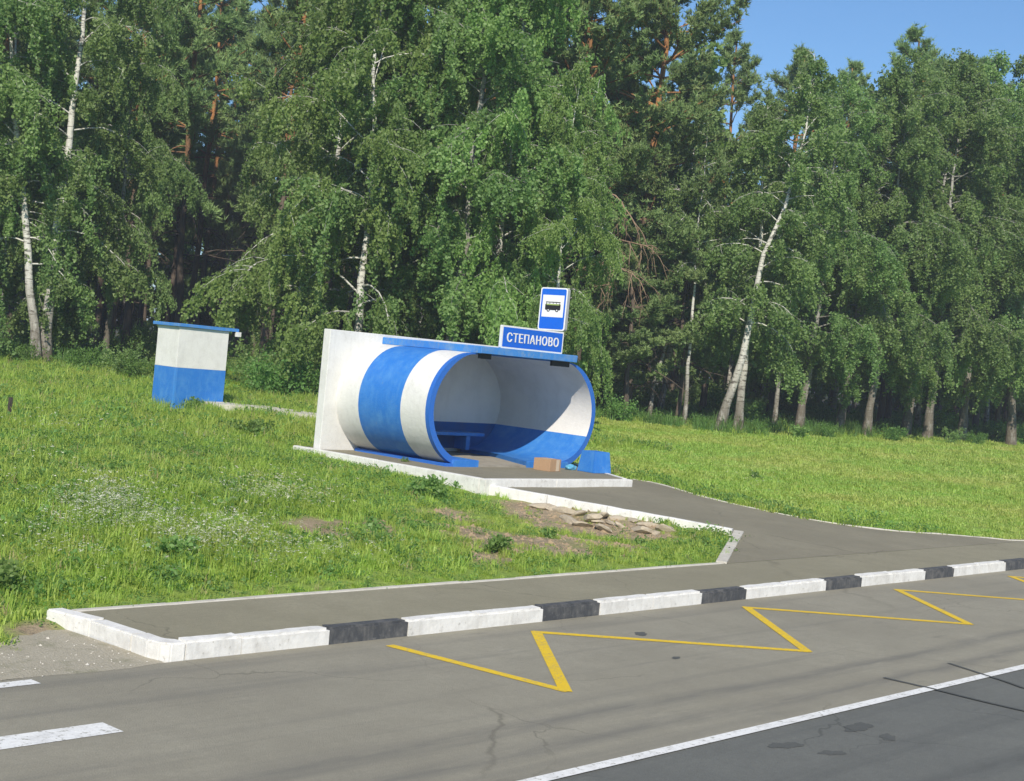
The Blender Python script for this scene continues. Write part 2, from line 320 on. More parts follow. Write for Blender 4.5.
zz = [(9.41, 9.65), (9.61, 7.70)]
x = 9.61
while x < 70: zz += [(x+1.74, 9.55), (x+3.95, 7.68)]; x += 3.95
for i in range(len(zz)-1):      # every stroke of the zigzag
    a = np.array(zz[i]); c = np.array(zz[i+1]); d = (c-a)/np.linalg.norm(c-a)
    ribbon('zigzag_stroke', [a-d*.03, c+d*.03], .115, .004+.0012*(i % 2), M['yellow'], lay)
sheet('solid_line', -60, 300, 6.045, 6.155, .005, M['line'], lay)
sheet('dashed_line', -2.5, 5.67, 8.33, 8.59, .004, M['line'], lay)
sheet('edge_line', -60, 5.85, 9.72, 9.86, .004, M['line'], lay)
sheet('solid_line', -60, 300, -5.7, -5.58, .0, M['line'], road)
def tarline(px, w0, parent=road):
    P = [at_z(x, y, 0)[:2] for x, y in px]; Q = []
    for a, c in zip(P[:-1], P[1:]):
        for t in np.linspace(0, 1, 6, endpoint=False): Q.append(a+(c-a)*t+rng.normal(0, .008, 2))
    Q.append(P[-1]); ribbon('tar_seam', Q, w0, .0062, M['tar'], parent)
tarline([(884, 678), (936, 690), (1024, 711), (1100, 730)], .055); tarline([(949, 663.5), (1024, 688), (1090, 708)], .05)
def blot(cx, cy, w0, h0, seed):
    r = random.Random(seed); P = []
    for k in range(46):
        a = k/46*2*math.pi; s = .85+.16*math.sin(2*a+seed)+.10*math.sin(5*a+2*seed)+r.uniform(-.09, .09); q = at_z(cx+math.cos(a)*w0*s, cy-math.sin(a)*h0*s, 0); P.append((q[0], q[1], .003 if q[1] > 6 else -.001))
    link('tar_patch', npmesh('tar_patch', P, [list(range(46))]), M['tar'], road)
for i, (a, c, d, e) in enumerate([(858, 727, 16, 5), (785, 745, 18, 4), (832, 752.5, 14, 3), (888, 737, 9, 4), (641, 634, 8, 2.0), (676, 658, 6, 1.3)]): blot(a, c, d, e, i)
# gravel shoulder left of the kerb end
P = []
for k in range(60): xx = -14+k*.355; P.append((xx, 10.92+.07*math.sin(xx*2.3)+.05*math.sin(xx*5.1+1)+.7*float(sstep(6.2, 7.0, xx))))
pts = [(-14+k*.3517, 9.90+.025*math.sin(k*1.7)+.02*math.sin(k*.6)) for k in range(60)]+[(7.1, 9.935)]+[(7.0, 11.5)]+P[::-1]
b = NB('shoulder_grit'); co = b.coord('World'); c = b.mix(b.noise(co, 1.6, 6, .7), (.33, .295, .215), (.42, .38, .285)); c = b.mix(b.noise(co, 40, 3, .7, .4, .8), c, (.50, .46, .37)); c = b.mix(b.math('MULTIPLY', b.noise(co, 3.1, 4, .6, .55, .75), .6), c, (.11, .13, .05))
b.col(c); b.bump(b.noise(co, 45, 3, .7), .6, .015); M['grit'] = b.m
sh = tag(link('shoulder', npmesh('shoulder', [(p[0], p[1], .0015 if p[1] < 9.97 else .009) for p in pts], [list(range(len(pts)))]), M['grit']), 'sandy gravel shoulder beyond the kerb end', kind='structure')
V, Fc = [], []
for k in range(420):
    cx = rng.uniform(1.0, 7.0); cy = rng.uniform(9.9, 11.1); s = rng.uniform(.004, .011)*(1 if rng.random() > .05 else 1.8)
    o = len(V); h = .006
    for a in range(5): V.append((cx+s*math.cos(a*1.257)*rng.uniform(.7, 1.2), cy+s*math.sin(a*1.257)*rng.uniform(.7, 1.2), h))
    V.append((cx, cy, h+s*.9)); Fc += [[o+a, o+(a+1) % 5, o+5] for a in range(5)]
tag(link('gravel', npmesh('gravel', V, Fc), M['edging']), 'loose pale gravel scattered on the shoulder', kind='stuff')

# ------------------------------------------------------------------ pavement, kerbs
pv = tag(link('pavement', boxmesh('pavement', 7.2, 300, 10.06, 11.40, -.1, .138), M['pave']), 'asphalt pavement behind the striped kerb', kind='structure')
kb = tag(empty('kerb', (7, 9.93, 0)), 'kerb of white and black painted stones along the lay-by', kind='structure')
def kmesh(seed, L=1.0):
    r = random.Random(seed); bm = bmesh.new(); bmesh.ops.create_cube(bm, size=1)
    for v in bm.verts: v.co = Vector(((v.co.x+.5)*(L-.008)+.004, (v.co.y+.5)*.16, -.1+(v.co.z+.5)*.255))
    bmesh.ops.subdivide_edges(bm, edges=[e for e in bm.edges if abs(e.verts[0].co.x-e.verts[1].co.x) > .2], cuts=7, use_grid_fill=True)
    ed = [e for e in bm.edges if e.verts[0].co.z > .1 and e.verts[1].co.z > .1 and not (abs(e.verts[0].co.y-e.verts[1].co.y) > .05 and min(abs(e.verts[0].co.x), abs(e.verts[0].co.x-L)) > .02)]
    bmesh.ops.bevel(bm, geom=ed, offset=.022, segments=2, affect='EDGES')
    for v in bm.verts: v.co += Vector((0, r.uniform(-.003, .003), r.uniform(-.003, .003) if v.co.z > 0 else 0))
    me = bpy.data.meshes.new('kerb_stone'); bm.to_mesh(me); bm.free(); return me
kw = [kmesh(i) for i in range(4)]; kk = [kmesh(10+i) for i in range(3)]
for m in kw: m.materials.append(M['lime'])
for m in kk: m.materials.append(M['black'])
for i in range(-2, 72):
    blackk = (i % 3 == 0); x0 = 8.877+i*1.0
    me = (kk if blackk else kw)[i % 3 if blackk else i % 4]
    o = bpy.data.objects.new('kerb_stone', me); COL.objects.link(o); o.parent = kb
    xs = x0; sx = 1
    if i == -2: xs = 7.30; sx = 8.877-1.0-7.30
    o.location = (xs-7, rng.normal(0, .004), rng.normal(0, .004)); o.scale = (sx, 1, 1); o.rotation_euler = (rng.normal(0, .012), 0, rng.normal(0, .003))
# rounded corner stone and the two return stones
cp = [(7.296-7, 0), (7.296-7, .16), (7.27-7, .17), (7.24-7, .20), (7.225-7, .25), (7.225-7, .45), (7.06-7, .45), (7.06-7, .22), (7.09-7, .09), (7.16-7, .02)]
me = prism('kerb_stone', [(p[0], p[1]) for p in cp][::-1], -.1, .152, .012); link('kerb_stone', me, M['lime'], kb)
for y0, y1, zt0, zt1, xs in ((.455, 1.10, .15, .14, .0), (1.105, 1.66, .15, .145, -.10)):
    me = prism('kerb_stone', [(.06+xs*0, y0), (.225, y0), (.225+xs, y1), (.06+xs, y1)], -.1, [zt0, zt0, zt1, zt1], .014); link('kerb_stone', me, M['lime'], kb)
# concrete edging: pavement back, corner, path right
eg = tag(empty('edging', (12, 11.45, .1)), 'thin pale concrete edging along the lawn sides of pavement and path', kind='structure')
def strip(name, pts, zf, width, up, mat, parent, down=.25, steps=.5):
    Q = []
    for a, c in zip(pts[:-1], pts[1:]):
        a = np.array(a, float); c = np.array(c, float); n = max(1, int(np.linalg.norm(c-a)/steps))
        for t in np.linspace(0, 1, n, endpoint=False): Q.append(a+(c-a)*t)
    Q.append(np.array(pts[-1], float)); Q = np.array(Q); T = np.gradient(Q, axis=0); T /= np.linalg.norm(T, axis=1)[:, None]; N = np.stack([-T[:, 1], T[:, 0]], 1)
    V = []
    for q, n in zip(Q, N):
        z = zf(q)+up+rng.normal(0, .003); l = q+n*(width/2+rng.normal(0, .003)); r = q-n*(width/2+rng.normal(0, .003))
        V += [(*l, z-down), (*l, z-.008), (*(l-n*.008), z), (*(r+n*.008), z), (*r, z-.008), (*r, z-down)]
    Fc = []
    for i in range(len(Q)-1):
        for j in range(5): a = i*6+j; Fc.append([a, a+1, a+7, a+6])
    e = (len(Q)-1)*6; Fc += [[0, 5, 4, 3, 2, 1], [e, e+1, e+2, e+3, e+4, e+5]]
    me = npmesh(name, V, Fc); bm = bmesh.new(); bm.from_mesh(me); bmesh.ops.recalc_face_normals(bm, faces=bm.faces); bm.to_mesh(me); bm.free()
    o = link(name, me, mat); o.parent = parent
    if parent is not None: o.matrix_parent_inverse = Matrix.Translation(parent.location).inverted()
    return o
zc = lambda q: .138
xs = 7.15
while xs < 17.4:
    xe = min(xs+1.0, 17.5); strip('edging_stone', [(xs+.004, 11.445), (xe-.004, 11.445)], zc, .085, .012, M['edging'], eg); xs = xe
a, c = np.array(PATH_L[0])+(.0, .03), np.array(PATH_L[1])+(.03, -.02)
for k in range(4): strip('edging_stone', [a+(c-a)*(k/4+.002), a+(c-a)*((k+1)/4-.002)], lambda q: float(zpath(q[1])), .16, .03, M['edging'], eg)
RR = np.array(PATH_R); seg = np.concatenate([[0], np.cumsum(np.linalg.norm(np.diff(RR, axis=0), axis=1))])
def rat(s): return np.array([np.interp(s, seg, RR[:, 0]), np.interp(s, seg, RR[:, 1])])
s = 0
while s < seg[-1]-.3:
    e = min(s+.9, seg[-1]); strip('edging_stone', [rat(s+.004), rat((s+e)/2), rat(e-.004)], lambda q: float(zpath(q[1])), .08, .015, M['edging'], eg); s = e
xs = 30.5
while xs < 75: strip('edging_stone', [(xs+.004, 11.445), (xs+1.996, 11.445)], zc, .085, .012, M['edging'], eg); xs += 2

# ------------------------------------------------------------------ path up to the shelter
V, Fc = [], []; ys = np.linspace(11.403, 18.8, 30); nxp = 10
lY = [p[1] for p in PATH_L]+[18.8]; lX = [p[0] for p in PATH_L]+[18.85]
rr = sorted([(p[1], p[0]) for p in PATH_R[1:]]); 
for y in ys:
    xl = np.interp(y, lY, lX); xr = np.interp(y, [q[0] for q in rr], [q[1] for q in rr]) if y > 11.46 else 30.5
    for k in range(nxp+1): V.append((xl+(xr-xl)*k/nxp, y, float(zpath(y))+.002*(y > 11.45)-.006*math.sin(k*1.3+y*2)*(y > 11.7)))
for j in range(len(ys)-1):
    for k in range(nxp): a = j*(nxp+1)+k; Fc.append([a, a+1, a+nxp+2, a+nxp+1])
pa = tag(link('path', npmesh('path', V, Fc, smooth=True), M['path']), 'asphalt path leading up from the pavement to the shelter', kind='structure')
rp = np.array(PATH_L[1])+(-.03, .06); rq = np.array(PATH_L[2])+(-.02, -.02)
for k in range(4):
    strip('retaining_kerb', [rp+(rq-rp)*(k/4+.001), rp+(rq-rp)*((k+1)/4-.001)], lambda q: float(zpath(q[1])), .13, .045, M['lime'], pa, down=.20, steps=.25)
# narrow trodden path behind the shelter
V = []; Fc = []
for k, (px, py) in enumerate([(205, 407), (222, 409.5), (240, 411), (262, 413), (285, 416), (306, 419.5), (330, 422)]):
    z = .72
    for _ in range(25): q = at_z(px, py, z); z = .6*z+.4*gz(q[0], q[1])
    d = np.array([.67, -.74]); n = np.array([.74, .67]); V += [(q[0]-n[0]*.35, q[1]-n[1]*.35, gz(*(q[:2]-n*.35))+.16), (q[0]+n[0]*.35, q[1]+n[1]*.35, gz(*(q[:2]+n*.35))+.16)]
    if k: Fc.append([2*k-2, 2*k, 2*k+1, 2*k-1])
me = npmesh('footpath', V, Fc); bm = bmesh.new(); bm.from_mesh(me); r = bmesh.ops.extrude_face_region(bm, geom=bm.faces[:])
for v in [g for g in r['geom'] if isinstance(g, bmesh.types.BMVert)]: v.co.z -= .3
bmesh.ops.recalc_face_normals(bm, faces=bm.faces); bm.to_mesh(me); bm.free()
tag(link('footpath', me, M['edging']), 'narrow pale footpath between the booth and the back of the shelter', kind='structure')

# ------------------------------------------------------------------ platform and bus shelter
ZP = .60
pl = tag(link('platform', prism('platform', [(18.80, 17.34), (22.86, 17.34), (24.35, 19.9), (24.45, 22.45), (18.80, 22.45)], .05, ZP), M['path']), 'raised asphalt platform under the shelter', kind='structure')
def edgekerb(p, q, wd, zt, zb, name='platform_kerb'):
    p = np.array(p); q = np.array(q); t = (q-p)/np.linalg.norm(q-p); n = np.array([-t[1], t[0]]); P = [p, q, q+n*wd, p+n*wd]
    return link(name, prism(name, [tuple(v) for v in P], zb, zt, .012), M['lime'], pl)
edgekerb((18.66, 17.19), (20.6, 17.19), .145, ZP+.012, .1); edgekerb((20.605, 17.192), (22.93, 17.192), .142, ZP+.010, .1)
edgekerb((18.66, 22.5), (18.66, 20.1), .135, ZP+.015, .1); edgekerb((18.655, 20.095), (18.655, 17.34), .14, ZP+.011, .1)
edgekerb((22.95, 17.34), (24.48, 19.9), .12, ZP+.012, .1)
sx, sy0, sy1, szc = 21.60, 19.22, 21.86, 1.70
sh = tag(empty('bus_shelter', (sx, 20.5, ZP)), 'blue and white banded concrete bus shelter shaped like a wide oval tube', 'bus shelter')
def put(name, me, mat, parent=sh):
    o = link(name, me, mat, parent)
    if parent is sh: o.matrix_parent_inverse = Matrix.Translation(sh.location).inverted()
    elif parent.parent is sh: o.matrix_parent_inverse = Matrix.Translation(sh.location).inverted() @ Matrix.Translation(sh.location)
    return o
HW, HH, TH = 2.48, 1.10, .125
def prof(th, n=28):     # oval profile from the bottom right gap, counter-clockwise to the bottom left gap
    r = HH-th; s = HW-HH; P = [(1.05, -r)]
    up = lambda a: r*math.sin(a)+(th*.80*max(0, math.sin(a))**6)      # thinner crown under the slab
    for k in range(n+1): a = -math.pi/2+math.pi*k/n; P.append((s+r*math.cos(a), up(a)))
    P.append((0, up(math.pi/2)))
    for k in range(n+1): a = math.pi/2+math.pi*k/n; P.append((-s+r*math.cos(a), up(a)))
    P.append((-1.02, -r)); return np.array(P)
Po, Pi = prof(0), prof(TH); npf = len(Po)
ysl = [sy0, sy0+.10, 20.0, 21.2, sy1+.02]; ymat = [3, 0, 1, 0]     # outer bands: rim blue, white, blue, white
V, Fc, mi = [], [], []
for y in ysl:
    for p in Po: V.append((sx+p[0], y, szc+p[1]))
for j in range(len(ysl)-1):
    for k in range(npf-1): a = j*npf+k; Fc.append([a, a+npf, a+npf+1, a+1]); mi.append(ymat[j])
zsplit = 1.27; Pii = []
for k in range(npf):      # the inner profile is cut where the blue dado ends
    Pii.append(tuple(Pi[k]))
    if k+1 < npf:
        z0, z1 = Pi[k][1]+szc-zsplit, Pi[k+1][1]+szc-zsplit
        if z0*z1 < 0: t = z0/(z0-z1); Pii.append(tuple(Pi[k]+(Pi[k+1]-Pi[k])*t))
o0 = len(V); ni = len(Pii); yi = [sy0, sy1+.02]
for y in yi:
    for p in Pii: V.append((sx+p[0], y, szc+p[1]))
for k in range(ni-1):
    zm = (Pii[k][1]+Pii[k+1][1])/2+szc; a = o0+k; Fc.append([a, a+1, a+ni+1, a+ni]); mi.append(1 if zm < zsplit else 2)
o1 = len(V)
for p in Po: V.append((sx+p[0], sy0, szc+p[1]))
for p in Pi: V.append((sx+p[0], sy0, szc+p[1]))
for k in range(npf-1): Fc.append([o1+k, o1+k+1, o1+npf+k+1, o1+npf+k]); mi.append(3)
me = npmesh('barrel', V, Fc, mats=mi)
for f, m in zip(me.polygons, mi): f.use_smooth = (m != 3) or abs(f.normal.y) < .5
for m in ('white', 'blue', 'inner', 'blue_rim'): me.materials.append(M[m])
put('barrel', me, None)
# back wall: white slab outside, painted face inside
put('back_wall', boxmesh('back_wall', 18.82, 24.42, sy1, sy1+.20, ZP, 2.995, .012), M['white'])
def clipped(name, lo, hi, d, mat):
    P = [(p[0], p[1]+szc) for p in prof(TH-.02)]; Q = []
    for k in range(len(P)):
        a, c = P[k], P[(k+1) % len(P)]
        if lo <= a[1] <= hi: Q.append(a)
        for lv in (lo, hi):
            if (a[1]-lv)*(c[1]-lv) < 0: t = (lv-a[1])/(c[1]-a[1]); Q.append((a[0]+(c[0]-a[0])*t, lv))
    me = prism(name, Q, .004, d); me.transform(Matrix.Translation((sx, sy1, 0)) @ Matrix.Rotation(math.pi/2, 4, 'X')); return put(name, me, mat)
clipped('inner_wall', zsplit, 2.9, .012, M['inner']); clipped('inner_dado', .5, zsplit, .015, paint('blue_paint_shaded_dirty', (.03, .13, .38), (.1, .13, .2), .6, scale=2))  # dado blue darkened for the shade inside, plus mottled dirt
# roof slab
rs = put('roof_slab', boxmesh('roof_slab', 20.22, 23.12, 19.06, sy1-.003, 2.803, 2.945, .012, cuts=3, noise=.004, seed=4), M['slabblue'])
put('slab_packing', boxmesh('slab_packing', 20.30, 20.62, sy0-.06, sy0-.003, 2.70, 2.802), M['darkgap'])  # dark boxes filling the pockets between slab and rim
put('slab_packing', boxmesh('slab_packing', 22.45, 23.0, sy0-.06, sy0-.003, 2.69, 2.802), M['darkgap'])
# plinths, floor, bench
put('floor', boxmesh('floor', 20.56, 22.75, sy0-.03, sy1-.02, ZP-.05, ZP+.035), M['floor'])
put('plinth', prism('plinth', [(19.86, 19.16), (20.56, 19.16), (20.56, 21.8), (19.86, 21.8)], ZP-.02, ZP+.13, .01), M['blue'])
put('plinth', prism('plinth', [(21.98, 19.18), (23.3, 19.18), (23.3, 21.8), (22.74, 21.8), (22.74, 20.75)], ZP-.02, ZP+.128, .01), M['blue'])
put('plinth_skirt', prism('plinth_skirt', [(19.66, 19.20), (19.86, 19.17), (19.86, 21.84), (19.72, 21.84)], ZP-.02, ZP+.06, .01), M['blue_rim'])
bench = put('bench', boxmesh('bench', 20.1, 22.95, 21.30, 21.74, 1.02, 1.09, .01), M['blue'])
for x in (20.6, 22.45): put('bench_leg', boxmesh('bench_leg', x, x+.12, 21.36, 21.70, ZP+.12, 1.02), M['blue'], bench)

# ------------------------------------------------------------------ signs on the roof
def text_mesh(s, size, ext):
    cu = bpy.data.curves.new('lettering', 'FONT'); cu.body = s; cu.size = size; cu.extrude = ext; cu.align_x = 'CENTER'; cu.align_y = 'CENTER'; cu.space_character = 1.13; cu.offset = .0
    o = bpy.data.objects.new('lettering', cu); COL.objects.link(o); bpy.context.view_layer.update()
    me = bpy.data.meshes.new_from_object(o.evaluated_get(bpy.context.evaluated_depsgraph_get())); bpy.data.objects.remove(o); me.name = 'lettering'; return me
def rrect(w0, h0, r, n=5):
    P = []
    for cx, cy, a0 in ((w0/2-r, h0/2-r, 0), (-w0/2+r, h0/2-r, 90), (-w0/2+r, -h0/2+r, 180), (w0/2-r, -h0/2+r, 270)):
        for k in range(n+1): a = math.radians(a0+90*k/n); P.append((cx+r*math.cos(a), cy+r*math.sin(a)))
    return P
def plate(name, w0, h0, r, d0, d1, mat, parent, cx=0, cy=0):
    """plate facing local -Y: x across, z up, thickness d0..d1 towards the viewer"""
    me = prism(name, [(p[0]+cx, p[1]+cy) for p in rrect(w0, h0, r)], d0, d1)
    me.transform(Matrix.Rotation(math.pi/2, 4, 'X')); return link(name, me, mat, parent)
ns = tag(empty('stop_name_sign', (21.77, 19.14, 2.947), 0), 'long blue board reading СТЕПАНОВО on the shelter roof', 'name sign')
plate('frame', 1.87, .45, .02, -.06, .0, M['signwhite'], ns, 0, .225); plate('panel', 1.80, .385, .012, .0, .004, M['signblue'], ns, 0, .225)
tm = text_mesh('СТЕПАНОВО', .27, .003)
cs = np.array([v.co[:] for v in tm.vertices]); wx = cs[:, 0].max()-cs[:, 0].min(); hx = cs[:, 1].max()-cs[:, 1].min(); cxm = (cs[:, 0].max()+cs[:, 0].min())/2; cym = (cs[:, 1].max()+cs[:, 1].min())/2
tm.transform(Matrix.Translation((0, -.0075, .225)) @ Matrix.Rotation(math.pi/2, 4, 'X') @ Matrix.Diagonal((1.56/wx, .185/hx, 1, 1)) @ Matrix.Translation((-cxm, -cym, 0)))
link('lettering', tm, M['signwhite'], ns)
for k, dx in enumerate((-.007, .007)):      # stroke weight of the bold lettering
    t2 = tm.copy(); t2.transform(Matrix.Translation((dx, -.0004*(k+1), 0))); link('lettering', t2, None, ns)
for x in (-.6, .6): link('bracket', boxmesh('bracket', x-.02, x+.02, .06, .10, 0, .36), M['metal'], ns)
link('back_rail', boxmesh('back_rail', -.85, .85, .063, .085, .28, .31), M['metal'], ns)
bs = tag(empty('bus_stop_sign', (22.74, 19.50, 2.99)), 'tall blue and white bus pictogram sign standing above the name board', 'bus sign')
bs.rotation_euler = (math.radians(-2.0), math.radians(-1.0), math.radians(-78))
link('pole', boxmesh('pole', -.03, .03, -.03, .03, -.04, .50), M['metal'], bs)
bx = plate('box', .63, .885, .05, -.055, .055, M['metal'], bs, 0, .865)
plate('border', .63, .885, .05, .055, .060, M['signwhite'], bs, 0, .865); plate('face', .575, .83, .035, .060, .063, M['signblue'], bs, 0, .865)
pp = plate('pictogram_panel', .50, .455, .008, .063, .066, M['signwhite'], bs, 0, .925)
plate('bus_body', .36, .13, .025, .066, .068, M['signblack'], pp, 0, .905); plate('bus_roof', .34, .018, .005, .066, .068, M['signblack'], pp, 0, 1.005)
for k in range(5): plate('bus_pillar', .012, .06, .003, .066, .068, M['signblack'], pp, -.155+k*.078, .98)
for x in (-.10, .10): plate('bus_wheel', .07, .07, .034, .066, .0685, M['signblack'], pp, x, .838); plate('wheel_hub', .03, .03, .014, .0685, .0692, M['signwhite'], pp, x, .838)
plate('bus_stripe', .30, .022, .005, .068, .0688, paint('stripe_green', (.35, .45, .12), amount=.05), pp, 0, .955)

# ------------------------------------------------------------------ things on the platform
cb = tag(empty('cardboard_box', (22.06, 18.70, ZP), math.radians(6)), 'brown cardboard box with pale tape in front of the shelter opening', 'box')
link('carton', boxmesh('carton', -.19, .19, -.20, .20, .002, .24, .006), M['card'], cb)
link('tape', boxmesh('tape', .02, .13, -.2025, -.2005, .01, .235), M['tape'], cb); link('tape', boxmesh('tape', -.191, .191, -.04, .04, .2405, .2425), M['tape'], cb)
for s in (-1, 1): link('flap', prism('flap', [(-.185, s*.045), (.185, s*.045), (.185, s*.195), (-.185, s*.195)][::s], .2403, [.243, .243, .2415, .2415][::s]), M['card'], cb)
lb = tag(empty('litter_bin', (23.32, 18.50, ZP), math.radians(-4)), 'squat blue concrete litter bin at the right edge of the platform', 'litter bin')
def frustum(b0, b1, h, t=.045):
    V = []
    for s, z in ((b0, 0), (b1, h), (b1-t, h), (b0-t, .06)):
        for a, c in ((-1, -1), (1, -1), (1, 1), (-1, 1)): V.append((a*s, c*s*.9, z))
    Fc = [[3, 2, 1, 0]]
    for r in range(3):
        for k in range(4): Fc.append([r*4+k, r*4+(k+1) % 4, r*4+4+(k+1) % 4, r*4+4+k])
    Fc.append([12, 13, 14, 15]); me = npmesh('bin_shell', V, Fc); bm = bmesh.new(); bm.from_mesh(me); bmesh.ops.recalc_face_normals(bm, faces=bm.faces)
    bmesh.ops.bevel(bm, geom=[e for e in bm.edges], offset=.008, segments=2, affect='EDGES'); bm.to_mesh(me); bm.free(); return me
link('bin_shell', frustum(.265, .215, .43), M['blue'], lb); link('bin_hollow', prism('bin_hollow', [(-.165, -.145), (.165, -.145), (.165, .145), (-.165, .145)], .30, .305), M['darkgap'], lb)  # dark sheet inside the shell stands for the bin's shaded hollow
# plastic bag by the rim
bm = bmesh.new(); bmesh.ops.create_icosphere(bm, subdivisions=3, radius=.09)
for v in bm.verts: v.co = Vector((v.co.x*1.6, v.co.y, max(0, v.co.z*.75+.04)))*(1+.18*math.sin(v.co.x*60+v.co.y*45)*math.sin(v.co.z*50))
me = bpy.data.meshes.new('plastic_bag'); bm.to_mesh(me); bm.free()
o = tag(link('plastic_bag', me, paint('bag_blue', (.10, .36, .55), (.3, .5, .55), .4, rough=.3)), 'small crumpled light blue plastic bag beside the cardboard box', 'bag'); o.location = (23.0, 18.86, ZP+.002)

# ------------------------------------------------------------------ booth
bz = .72
bo = tag(empty('utility_booth', (20.98, 30.0, bz), 0), 'small white and blue booth with flat blue roof standing in the grass', 'booth')
BW, BD, BH = 1.50, .92, 2.03; zsp = 1.02
link('lower_wall', boxmesh('lower_wall', 0, BW, 0, BD, -.2, zsp, .008), M['blue'], bo)
link('upper_wall', boxmesh('upper_wall', .002, BW-.002, .002, BD-.002, zsp+.001, BH, .008), M['white'], bo)
rf = link('roof', boxmesh('roof', -.08, BW+.26, -.06, BD+.12, BH+.001, BH+.08, .01, cuts=2, noise=.004), M['slabblue'], bo)
link('gutter_end', boxmesh('gutter_end', BW+.17, BW+.28, -.13, -.02, BH-.12, BH), M['white'], rf)
link('door', boxmesh('door', .35, 1.1, BD, BD+.03, 0, 1.75), M['blue_rim'], bo)
# highlight on the near corner, painted as a lighter blue strip
link('corner_highlight', boxmesh('corner_highlight', -.008, .05, -.008, .05, -.1, zsp-.002), paint('highlight_blue', (.06, .26, .68), amount=.2), bo)
# thin dark post in the meadow
q = at_z(8, 420, .62); pz = gz(q[0], q[1])
me = boxmesh('fence_post', -.03, .03, -.03, .03, -.3, .46, .008, cuts=2, noise=.012, seed=3); o = tag(link('fence_post', me, M['postwood']), 'short dark wooden post in the meadow at the left edge', 'post'); o.location = (q[0], q[1], pz); o.rotation_euler = (0, .05, .3)

# ------------------------------------------------------------------ broken stones in the bank
def rockmesh(seed):
    r = random.Random(seed); bm = bmesh.new(); bmesh.ops.create_icosphere(bm, subdivisions=2, radius=1)
    pl_ = [(Vector((r.gauss(0, 1), r.gauss(0, 1), r.gauss(0, 1))).normalized(), r.uniform(.5, .85)) for _ in range(9)]
    for v in bm.verts:
        for n, d in pl_:
            k = v.co.dot(n)-d
            if k > 0: v.co -= n*k
        v.co *= 1+r.uniform(-.03, .03)
    me = bpy.data.meshes.new('broken_stone'); bm.to_mesh(me); bm.free(); me.materials.append(M['rock']); return me
RK = [rockmesh(i) for i in range(5)]
rocks = [(553, 509), (566, 512), (578, 514), (590, 519), (600, 522), (612, 524), (622, 527), (604, 530), (640, 531), (585, 526), (655, 533), (570, 521), (632, 521), (648, 525), (604, 514), (560, 503), (618, 519), (545, 504), (667, 531)]
for k, (px, py) in enumerate(rocks):
    z = .25
    for _ in range(25): q = at_z(px, py, z); z = .6*z+.4*gz(q[0], q[1])
    dk = rq-rp; tt = np.clip(((q[:2]-rp)@dk)/(dk@dk), 0, 1); far = np.linalg.norm(q[:2]-rp-tt*dk)
    if far < .16 or inpoly(np.array([q[0]]), np.array([q[1]]), PATH_POLY)[0]: q = q-np.array([.22, .10, 0])
    o = bpy.data.objects.new('broken_stone', RK[k % 5]); COL.objects.link(o); s = rng.uniform(.09, .19)
    o.location = (q[0], q[1], gz(q[0], q[1])+s*.02); o.scale = (s*1.7, s*1.1, s*.42); o.rotation_euler = (rng.normal(0, .25), rng.normal(0, .25), rng.uniform(0, 6.3))
    tag(o, 'pale broken stone lying in the eroded bank below the white path kerb', 'stone', 'broken stones in the eroded bank')

V, Fc = [], []      # loose clods of earth on the bare bank
for k in range(5200):
    x0 = rng.uniform(13.5, 20.6); y0 = rng.uniform(12.2, 17.2)
    if rng.random() > bareness(np.array([x0]), np.array([y0]))[0]**1.5 or inpoly(np.array([x0]), np.array([y0]), PATH_POLY)[0] or x0 > 18.6 and y0 > 17.1: continue
    z0 = gz(x0, y0)-.004; r_ = rng.uniform(.008, .03)*(1 if rng.random() > .12 else 2); o = len(V)
    for a in range(5): V.append((x0+r_*math.cos(a*1.257)*rng.uniform(.6, 1.3), y0+r_*math.sin(a*1.257)*rng.uniform(.6, 1.3), z0))
    V.append((x0+rng.normal(0, .3*r_), y0+rng.normal(0, .3*r_), z0+r_*rng.uniform(.5, 1.0))); Fc += [[o+a, o+(a+1) % 5, o+5] for a in range(5)]
tag(link('soil_clods', npmesh('soil_clods', V, Fc), paint('brown_earth', (.37, .275, .175), (.22, .16, .10), .6, rough=.95, scale=6)), 'loose clods of earth and grit on the bare bank', kind='stuff')

# ------------------------------------------------------------------ leaves and plants
def leafquads(P, size, droop=.4, aspect=.72, v=None):
    """diamond leaves at points P; returns verts, faces, per-face v"""
    n = len(P); a = rng.normal(size=(n, 3)); a[:, 2] -= droop; a /= np.linalg.norm(a, axis=1)[:, None]
    c = rng.normal(size=(n, 3)); c -= (c*a).sum(1)[:, None]*a; c /= np.linalg.norm(c, axis=1)[:, None]
    s = size*rng.uniform(.65, 1.3, n)[:, None]; a = a*s*.55; c = c*s*.55*aspect
    V = np.stack([P-a, P+c, P+a, P-c], 1).reshape(-1, 3); Fq = np.arange(n*4).reshape(-1, 4)
    return V, Fq, (rng.uniform(0, 1, n) if v is None else np.clip(v+rng.normal(0, .22, n), 0, 1))
def curve_pts(p0, d0, L, n, bend, wig=.06):
    """polyline starting along d0, its direction drifting by bend"""
    P = [np.array(p0, float)]; d = np.array(d0, float)
    for k in range(n):
        d = d+np.array(bend)/n+rng.normal(0, wig, 3); d /= np.linalg.norm(d); P.append(P[-1]+d*L/n)
    return np.array(P)
def along(P, t):
    t = t*(len(P)-1); i = min(int(t), len(P)-2); return P[i]+(P[i+1]-P[i])*(t-i), P[i+1]-P[i]
